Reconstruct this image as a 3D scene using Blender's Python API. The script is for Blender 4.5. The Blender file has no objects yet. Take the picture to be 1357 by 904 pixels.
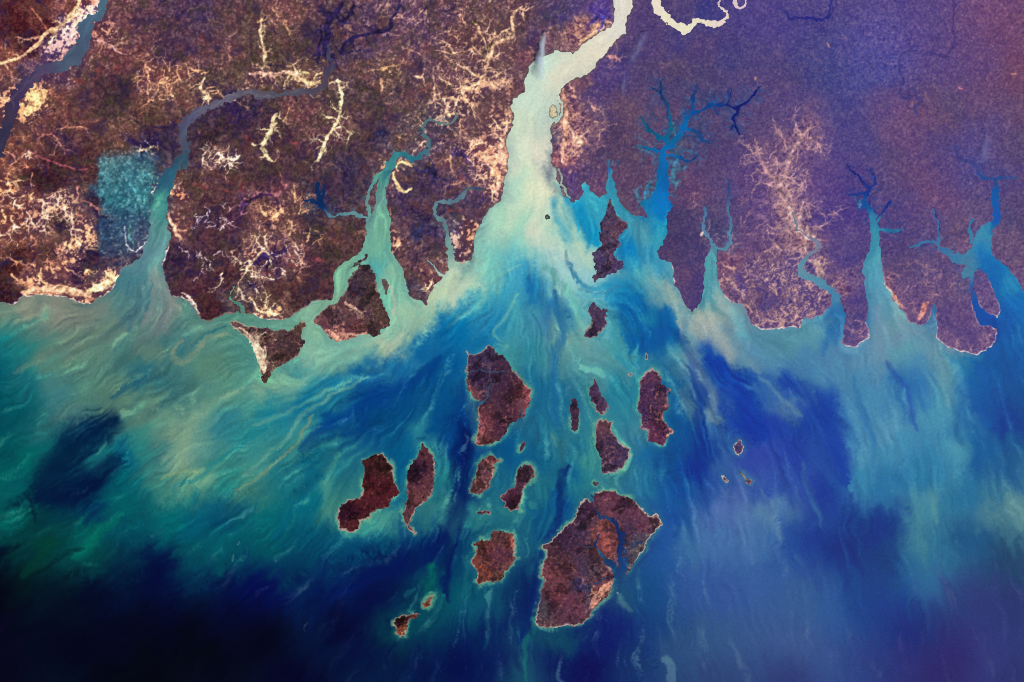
import bpy, bmesh, math, os
import numpy as np
from mathutils import Vector
E_LIGHT = np.array([1.031, 1.033, 1.065], np.float32); HADD = np.array([.085, .09, .31], np.float32); HEXT = np.array([2.33, 2.13, 1.15], np.float32); DENOISE = False
# ------------------------------------------------------------------ survey data (map units: 1 = 0.16 km, y down = south)
COAST = [(-160,404),(-60,399),(0,401),(17,404),(22,400),(31,394),(44,392),(62,392),(88,395),(110,402),(121,402),(126,398),(137,393),(148,383),(157,369),(160,359),(175,348),(188,339),(192,324),(199,308),(199,286),(202,264),(209,246),(221,226),(235,217),(247,209),(249,213),(232,230),(228,249),(222,262),(220,282),(223,304),(226,313),(221,330),(216,346),(213,353),(221,372),(227,392),(239,394),(252,400),(261,412),(266,424),(276,426),(290,422),(299,416),(310,414),(336,416),(347,423),(358,425),(381,422),(394,414),(412,401),(425,398),(440,398),(443,385),(441,368),(447,355),(462,345),(476,335),(482,326),(486,313),(485,293),(490,284),(494,288),(496,275),(500,253),(502,233),(511,222),(515,211),(522,202),(535,201),(546,211),(546,216),(535,207),(528,208),(520,220),(517,235),(511,249),(513,275),(518,297),(517,317),(518,330),(524,341),(535,359),(538,379),(544,392),(558,400),(565,404),(569,392),(575,379),(585,368),(594,357),(597,344),(604,345),(613,348),(623,345),(627,333),(628,317),(635,302),(642,286),(648,277),(662,266),(667,255),(667,240),(673,228),(674,215),(673,206),(671,190),(673,179),(679,170),(680,153),(677,142),(681,131),(695,121),(697,104),(701,89),(708,83),(721,73),(735,68),(759,71),(772,60),(794,43),(810,36),(814,26),(814,11),(812,0),(808,-110),
(842,-110),(839,0),(838,11),(830,24),(829,44),(816,53),(808,64),(805,71),(794,80),(786,91),(772,102),(757,105),(749,113),(743,117),(739,128),(741,137),(742,147),(741,157),(734,163),(730,170),(730,184),(731,199),(730,215),(736,226),(740,246),(747,260),(753,262),(759,268),(768,264),(774,253),(770,246),(776,240),(783,253),(794,262),(803,257),(805,242),(807,222),(811,224),(814,244),(820,266),(834,282),(850,286),(859,289),(854,277),(848,268),(860,264),(868,253),(871,240),(870,225),(873,209),(884,209),(886,240),(884,262),(892,272),(884,286),(885,299),(883,313),(879,322),(871,333),(874,344),(889,348),(891,360),(894,376),(903,392),(910,405),(917,414),(927,403),(932,388),(934,372),(933,350),(939,335),(943,328),(950,330),(949,348),(952,368),(952,378),(958,392),(972,401),(985,405),(991,419),(998,432),(1009,437),(1031,436),(1060,434),(1063,425),(1067,421),(1075,423),(1089,418),(1100,404),(1103,392),(1112,396),(1115,405),(1121,418),(1119,430),(1119,443),(1115,454),(1120,460),(1135,460),(1145,453),(1152,447),(1151,432),(1148,427),(1150,418),(1149,394),(1145,372),(1143,355),(1146,341),(1152,333),(1154,317),(1154,300),(1163,300),(1166,315),(1166,330),(1168,350),(1171,374),(1177,383),(1185,399),(1199,416),(1203,425),(1216,431),(1225,431),(1232,418),(1238,403),(1240,396),(1241,414),(1242,438),(1240,447),(1249,456),(1267,464),(1296,470),(1311,461),(1322,450),(1320,436),(1312,433),(1300,432),(1296,424),(1290,408),(1287,390),(1292,390),(1297,402),(1307,413),(1322,421),(1327,412),(1322,398),(1314,376),(1307,363),(1296,356),(1285,352),(1270,350),(1258,340),(1262,335),(1280,338),(1288,325),(1292,310),(1305,297),(1316,290),(1316,250),(1324,250),(1325,290),(1316,305),(1313,325),(1316,340),(1333,352),(1345,368),(1354,383),(1362,400),(1400,430),(1520,455),(1520,-120),(-160,-120)]

# rivers: name tag -> list of polylines of (x, y, width)
RIVERS = {
'slate':[[(434,60,3),(438,68,4),(437,76,5),(440,88,6),(431,98,8),(430,112,9),(418,120,9),(400,121,8),(380,123,8),(360,127,9),(340,124,9),(322,124,10),(305,129,10),(285,137,10),(265,148,11),(252,158,11),(244,170,12),(245,185,13),(247,200,13),(243,212,15),(230,224,15),(219,243,17),(214,260,18)]],
'delta':[[(604,150,4),(600,160,3),(590,165,3),(576,160,3),(566,158,4),(564,168,4),(560,180,5),(566,190,5),(560,203,6),(549,213,7),(538,204,8),(526,206,9),(517,218,11)],
   [(484,288,6),(465,284,5),(451,284,4),(440,288,4),(430,280,4),(425,268,8),(422,253,8),(420,242,3)],[(425,268,6),(412,268,5),(402,264,3)],[(427,262,4),(432,246,2)],
   [(490,284,5),(487,268,4),(487,258,5),(491,249,4),(496,239,4),(505,228,4)],[(505,228,4),(498,233,3),(491,240,3)],[(320,416,5),(316,402,3),(308,392,2),(313,380,2)],
   [(365,440,3),(364,452,2.5)]],
'creek':[[(600,352,8),(596,338,7),(592,320,6),(591,305,5),(585,292,5),(577,281,5),(579,270,5),(592,267,5),(606,266,5),(614,256,4),(618,249,3),(630,250,3),(641,253,2)],[(588,364,4),(578,356,3),(567,347,2)]],
'blue':[[(876,270,20),(877,255,14),(880,235,11),(879,215,10),(880,203,10),(890,192,9),(902,178,8),(908,165,8),(912,153,6),(925,146,6),(940,140,5),(955,138,5),(966,138,4),(978,142,3.5),(988,136,3),(997,127,3),(1002,119,2.5),(1006,115,2)],
   [(881,188,5),(889,170,5),(887,155,4),(883,137,3),(875,126,3),(876,104,2)],[(875,126,2),(863,113,1.5)],[(884,188,5),(861,173,4),(856,164,4),(849,153,2)],[(909,172,4),(925,174,3.5),(932,184,3),(943,190,2)],[(918,147,3),(918,133,2.5),(925,113,1.5)],[(946,139,2.2),(944,124,1.5)],[(966,137,2.2),(967,117,1.4)],[(979,143,2.6),(974,164,2.4),(980,175,1.8)],[(974,164,2),(968,169,1.5)],[(945,142,1.8),(952,153,1.4)],
   [(881,204,4),(898,209,3.5),(914,214,2.8),(923,206,2)],[(876,200,4),(858,197,3),(843,194,2)],[(808,224,3),(808,212,2)],[(917,147,2.4),(905,150,1.5)]],
'twin':[[(945,332,7),(940,318,5),(934,308,4),(931,302,4),(932,293,3),(935,284,3),(933,273,1.5)],[(946,332,7),(958,331,5),(966,329,6),(971,319,6),(969,307,5),(967,294,4),(966,280,4),(967,268,4),(965,258,3),(965,245,3),(963,236,2)]],
'loop':[[(1050,282,2),(1053,293,3),(1056,304,2.6),(1070,312,3),(1084,321,5),(1085,328,5),(1071,339,6),(1062,350,8),(1064,361,9),(1071,368,10),(1086,374,10),(1100,383,10),(1107,394,11)]],
'narrow':[[(1154,250,4),(1150,262,6),(1150,274,8),(1157,290,9),(1159,304,12)],[(1154,252,3),(1144,244,3),(1135,232,2.4),(1121,220,1.6)],[(1154,249,2.4),(1160,245,2.4),(1159,235,2),(1156,222,1.4)],[(1150,259,3),(1140,257,2.4),(1122,257,1.6)],[(1161,296,3),(1170,279,2.8),(1176,270,2.6),(1182,267,1.8)],[(1163,304,5),(1176,307,4),(1190,307,3),(1199,303,2)],[(1153,270,3),(1140,278,1.6)]],
'eastern':[[(1266,190,2),(1268,203,2.4),(1277,212,2),(1288,215,2),(1296,228,3),(1306,236,3),(1316,237,4),(1319,253,6.5),(1320,275,7),(1320,292,9)],[(1316,237,3.5),(1328,235,2.4),(1345,236,1.5)],[(1266,341,12),(1250,329,6),(1238,321,3),(1222,325,3.4),(1206,325,2)],[(1296,352,10),(1284,358,13),(1277,366,8)],[(1288,352,4),(1288,368,4),(1289,379,4),(1290,392,5)],[(1243,322,4),(1244,304,3),(1240,285,2),(1236,275,1.4)],[(1287,322,5),(1287,300,4),(1289,290,2)]],
'western':[[(142,-60,13),(135,0,13),(133,18,13),(115,33,17),(108,57,17),(97,76,18),(80,88,15),(58,92,13),(42,106,16),(24,124,16),(13,152,16),(4,180,18),(-12,210,22)]],
'cream':[[(866,-40,12),(870,0,11),(871,11,11),(883,22,10),(895,33,10),(904,39,10),(914,33,9),(925,27,8),(943,31,8),(954,31,6),(962,22,6),(960,13,4),(952,8,3),(953,0,3),(958,-30,3)],[(972,-20,4),(974,0,4),(980,8,4),(987,4,3),(984,-16,3)]],
'navy':[[(1036,11,2),(1044,18,2.4),(1049,25,2.6),(1071,23,2.8),(1086,26,2.6),(1100,19,2.4),(1103,4,2.2),(1104,-40,2.4)],
   [(1265,-30,1.6),(1265,7,1.5),(1263,35,1.5),(1265,57,1.7),(1252,75,1.7),(1232,69,1.5),(1221,75,1.3)],[(1216,66,1.2),(1194,73,1.3),(1192,93,1.5),(1196,106,1.4),(1194,124,1.5),(1203,130,1.4),(1205,117,1.4),(1212,119,1.3),(1214,130,1.4),(1222,133,1.3),(1212,141,1.4),(1215,152,1.3)]],
'side':[[(741,222,2.6),(745,235,2.4),(748,248,2.6),(754,263,3)],[(742,118,3),(744,132,2.4),(744,150,2.4),(738,162,3)]],
}
# islands: label key -> outline
ISL = {
'wedge':[(312,426),(332,432),(358,436),(365,438),(385,438),(396,428),(405,426),(407,432),(400,437),(398,447),(403,452),(399,467),(387,478),(374,483),(361,491),(358,500),(352,502),(355,509),(350,507),(345,502),(347,496),(343,483),(338,469),(332,454),(323,443),(308,434),(306,427)],
'delta':[(488,350),(496,363),(499,379),(504,396),(511,410),(516,423),(516,432),(505,437),(500,448),(495,447),(491,443),(478,444),(465,449),(449,453),(438,448),(431,441),(418,428),(417,421),(429,410),(440,404),(450,398),(458,388),(462,372),(469,361),(477,352)],
'channelbar':[(505,370),(512,369),(515,381),(512,393),(509,383)],
'sandbar':[(461,357),(470,350),(484,340),(482,336),(488,336),(487,343),(476,350)],
'estuary':[(808,264),(814,277),(818,288),(828,293),(832,302),(819,313),(821,324),(814,335),(814,343),(825,346),(825,355),(814,361),(799,367),(788,374),(785,371),(790,361),(786,344),(786,335),(797,326),(794,317),(796,304),(794,297),(801,286),(805,273)],
'boot':[(786,401),(790,406),(797,411),(805,410),(804,419),(804,427),(799,438),(790,447),(781,449),(773,448),(777,438),(783,432),(783,423),(781,416),(778,414),(781,405)],
'crown':[(619,465),(625,469),(638,467),(642,462),(648,458),(655,462),(657,467),(669,472),(674,480),(680,491),(690,501),(699,512),(704,518),(703,530),(697,546),(692,558),(688,555),(690,540),(686,556),(683,560),(673,563),(671,574),(662,584),(651,588),(634,592),(628,587),(633,574),(634,560),(632,544),(634,538),(641,533),(632,530),(625,525),(620,515),(619,503),(619,494),(614,491),(618,488),(619,476)],
'dotA':[(688,599),(689,593),(692,586),(696,585),(695,592),(691,598)],
'finger':[(757,528),(763,528),(767,538),(767,551),(766,569),(761,571),(757,569),(757,556),(756,544)],
'teardrop':[(788,503),(792,512),(795,524),(802,530),(806,537),(805,546),(796,549),(790,546),(786,535),(781,528),(782,515)],
'club':[(792,557),(803,556),(811,560),(811,574),(820,583),(828,592),(834,595),(835,602),(830,612),(825,620),(812,627),(798,627),(797,614),(795,605),(791,593),(789,584),(788,572),(790,563)],
'dotB':[(785,641),(788,638),(793,639),(795,642),(790,644)],
'speckled':[(650,602),(657,607),(663,610),(657,614),(653,628),(650,643),(642,651),(637,656),(623,653),(622,650),(626,641),(631,628),(634,614),(641,607)],
'hourglass':[(696,614),(704,616),(708,625),(706,635),(697,642),(693,648),(692,658),(688,667),(688,676),(678,677),(667,673),(668,667),(662,659),(669,655),(676,646),(683,644),(684,632),(686,623)],
'dotC':[(633,680),(638,676),(648,677),(649,680),(639,683)],
'smoothred':[(491,605),(498,601),(505,601),(512,608),(518,614),(521,627),(524,641),(530,652),(517,662),(516,671),(500,676),(491,682),(489,687),(478,690),(474,703),(466,707),(449,700),(447,687),(449,672),(456,666),(463,662),(476,660),(480,651),(481,639),(482,628),(481,611)],
'flame':[(561,588),(567,597),(574,604),(576,614),(576,628),(575,639),(574,653),(562,666),(553,673),(546,685),(542,694),(546,700),(553,708),(549,709),(541,702),(534,687),(534,681),(538,667),(540,657),(538,644),(539,627),(544,616),(553,605),(556,595)],
'heart':[(650,709),(654,704),(665,703),(679,707),(683,715),(681,725),(684,741),(680,748),(670,757),(663,771),(654,772),(645,770),(638,773),(634,777),(631,770),(632,759),(626,748),(625,743),(629,738),(631,725),(628,722),(636,715),(648,717)],
'southA':[(559,800),(565,795),(572,789),(575,788),(572,798),(570,803),(562,806)],
'southB':[(521,826),(526,816),(541,816),(546,812),(556,812),(556,814),(544,821),(540,828),(536,842),(530,845),(525,837)],
'great':[(770,665),(778,661),(783,664),(785,654),(796,651),(816,650),(824,657),(839,661),(847,670),(855,679),(863,683),(869,681),(876,690),(877,695),(869,703),(860,714),(853,728),(844,742),(832,760),(825,761),(826,748),(830,736),(824,742),(820,755),(816,748),(806,740),(798,738),(800,746),(808,752),(813,760),(812,778),(805,790),(793,800),(786,809),(782,818),(768,828),(752,829),(732,833),(715,831),(710,827),(711,811),(716,795),(718,781),(723,770),(715,763),(719,753),(722,739),(725,734),(717,722),(729,718),(743,704),(761,688),(764,677)],
'purple':[(865,486),(871,492),(878,505),(888,517),(888,524),(883,523),(885,533),(885,544),(878,546),(878,553),(883,563),(894,572),(883,581),(878,591),(872,588),(858,584),(859,572),(849,567),(849,549),(843,540),(848,521),(847,505),(855,496)],
'dotD':[(856,467),(859,471),(859,476),(855,477),(855,471)],
'dotE':[(832,497),(836,494),(839,496),(836,499)],
'ringed':[(971,592),(974,587),(979,583),(984,583),(986,593),(983,602),(979,603),(974,598)],
'ringdot':[(956,631),(960,631),(966,636),(967,640),(963,640),(957,635)],
'streak':[(978,623),(983,627),(990,634),(999,637),(996,641),(989,640),(984,633)],
'lone':[(722,286),(725,284),(728,287),(728,290),(724,291),(722,289)],
'riverislet':[(732,139),(737,142),(739,148),(739,155),(734,157),(728,158),(725,153),(728,145)],
}
ISLCREEKS = {'great':[[(822,760,11),(824,742,9),(825,728,7),(821,702,5.5),(814,690,5),(803,684,4),(793,681,3),(787,673,2.6),(786,655,3)],[(812,746,9),(802,740,8),(794,733,4),(790,722,2.6),(793,709,2.0)],[(779,778,1.8),(790,772,1.8),(804,766,1.4)]],
 'crown':[[(633,535,3.4),(644,530,2.2),(648,520,1.8)],[(690,557,2.2),(690,545,1.4)]],
 'purple':[[(877,508,2),(884,516,2),(886,522,1.6)]],}
BEACHES = [[(-5,400),(17,404)],[(22,400),(44,392),(62,392),(88,395),(110,402),(124,401),(137,393),(150,381)],[(216,350),(222,332)],[(230,393),(252,400),(262,413)],[(335,418),(358,424),(381,421)],[(998,432),(1012,437),(1031,436),(1061,434),(1064,424)],[(1119,459),(1136,460)],[(1141,455),(1152,446),(1150,432)],[(1240,436),(1241,447),(1249,456),(1267,464),(1296,470),(1311,461),(1322,450),(1318,437)],[(1325,413),(1320,420)],[(1172,377),(1190,404)],[(958,392),(972,401)],[(890,350),(892,372)]]
# gully clusters: colour, width, length, places
DN = [((205,156,146),2.2,24,"1010,200 1025,235 1060,240 1085,185 1035,180 1055,210 1030,260 1065,270 1085,300 1098,290 1050,180 1040,225 1018,215 1045,250 1070,200 1000,240 1020,300 1072,250 1040,290 1060,300 1050,270 1030,210 1066,180 1012,230 1038,270 1055,285 1075,290 1000,205"),((214,166,150),2.4,14,"1040,235 1045,255 1042,275 1055,295 1065,310 1048,240 1050,285 1060,315 1070,325 1036,248 1046,265"),((112,158,154),1.4,11,"145,215 160,235 175,225 190,240 150,250 170,255 185,265 140,235 195,225 155,222 180,245 165,270"),((34,66,104),2.4,14,"150,270 165,285 140,290 155,305 145,320 170,262 185,285"),((238,200,168),2.8,16,"42,202 60,286 55,304 73,268 88,274 60,275 95,290 93,306 70,262 20,262 6,250 30,275 22,300 38,292 10,310"),((238,180,128),4,12,"115,308 97,330 53,372 113,361 2,277 106,318 120,318 92,322 11,255 45,262 30,345 45,360 62,372 85,350 70,365 15,362"),
((205,135,112),2.2,22,"22,346 60,345 40,330 80,330 112,290 120,270 105,250 20,215 45,225 75,185"),((240,212,180),2.2,18,"268,208 278,214 290,206 300,216 312,212 338,335 354,344 367,339 336,368 370,361 296,368 319,353 348,328 330,345 385,345 360,372 345,385 392,332"),((225,205,205),1.6,9,"276,283 288,288 300,280 270,292 310,296 282,300 262,288 295,300 250,330 262,335 275,345 285,335 270,355"),
((225,170,125),2.6,18,"375,278 385,290 392,270 365,285 398,282 350,285 410,320 300,130 285,120 240,105 225,95 200,95 215,110 250,95 270,95 230,125 180,110 195,120 205,130"),((232,186,146),2.6,18,"640,82 632,108 615,118 600,130 655,70 672,40 690,15 590,62 560,100 575,135 650,118 625,140 660,100 612,90 598,112 640,40 625,62"),
((240,190,158),3,16,"650,190 660,205 668,215 645,230 655,245 628,215 640,205 665,190 662,232 648,215 670,178 636,190"),((222,166,140),2.6,16,"760,125 770,150 755,165 765,185 750,205 780,160 795,170 748,140 775,190 752,180 785,145 760,205"),
((216,166,146),2.4,16,"970,350 985,370 1000,350 1010,375 1025,350 1040,370 1055,345 1075,385 1090,395 1020,425 1040,420 1060,412 985,390 1000,412 1030,388 1050,395 1070,360 1085,350 1035,330 1015,335 1045,310 975,375 962,370 1005,428 1052,428 1080,410 1092,380 1065,330 1078,318 1030,435 995,400"),((74,58,118),3,14,"1035,405 1045,402 1025,372 1060,372 990,355 1012,395 1070,400 1085,405 1000,378 1048,355 1075,350"),
((190,140,138),1.8,14,"1170,395 1185,395 1200,405 1215,415 1225,350 1205,385 1230,380 1245,390 1195,365 1240,360 1260,380 1140,445 1128,435 1138,425 1120,372 1108,380 1250,460 1270,455 1290,460 1310,450 940,300 925,262 950,312 985,290 980,320 1000,300 1010,320 985,340 1020,300"),
((48,32,70),4,20,"82,297 105,335 75,340 60,235 95,240 128,290 125,340 110,345 20,395 45,345 5,345 355,350 310,325 290,300 330,375 260,310 250,345 240,360 560,300 545,270 455,235 440,255 305,150 325,150 300,165 260,185 590,285 610,205 575,235"),((70,58,48),6,16,"70,220 150,130 165,150 190,150 400,60 380,60 370,75 345,75 480,120 500,125 420,300 445,330 350,235 325,240 620,30 650,60 430,360 470,310 120,215 30,240"),
((120,60,64),5,16,"300,250 320,255 280,250 350,360 420,345 180,60 160,90 130,90 590,280 610,235 570,110 240,140 270,60 385,350 110,110 90,90 330,180 400,190")]

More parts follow.
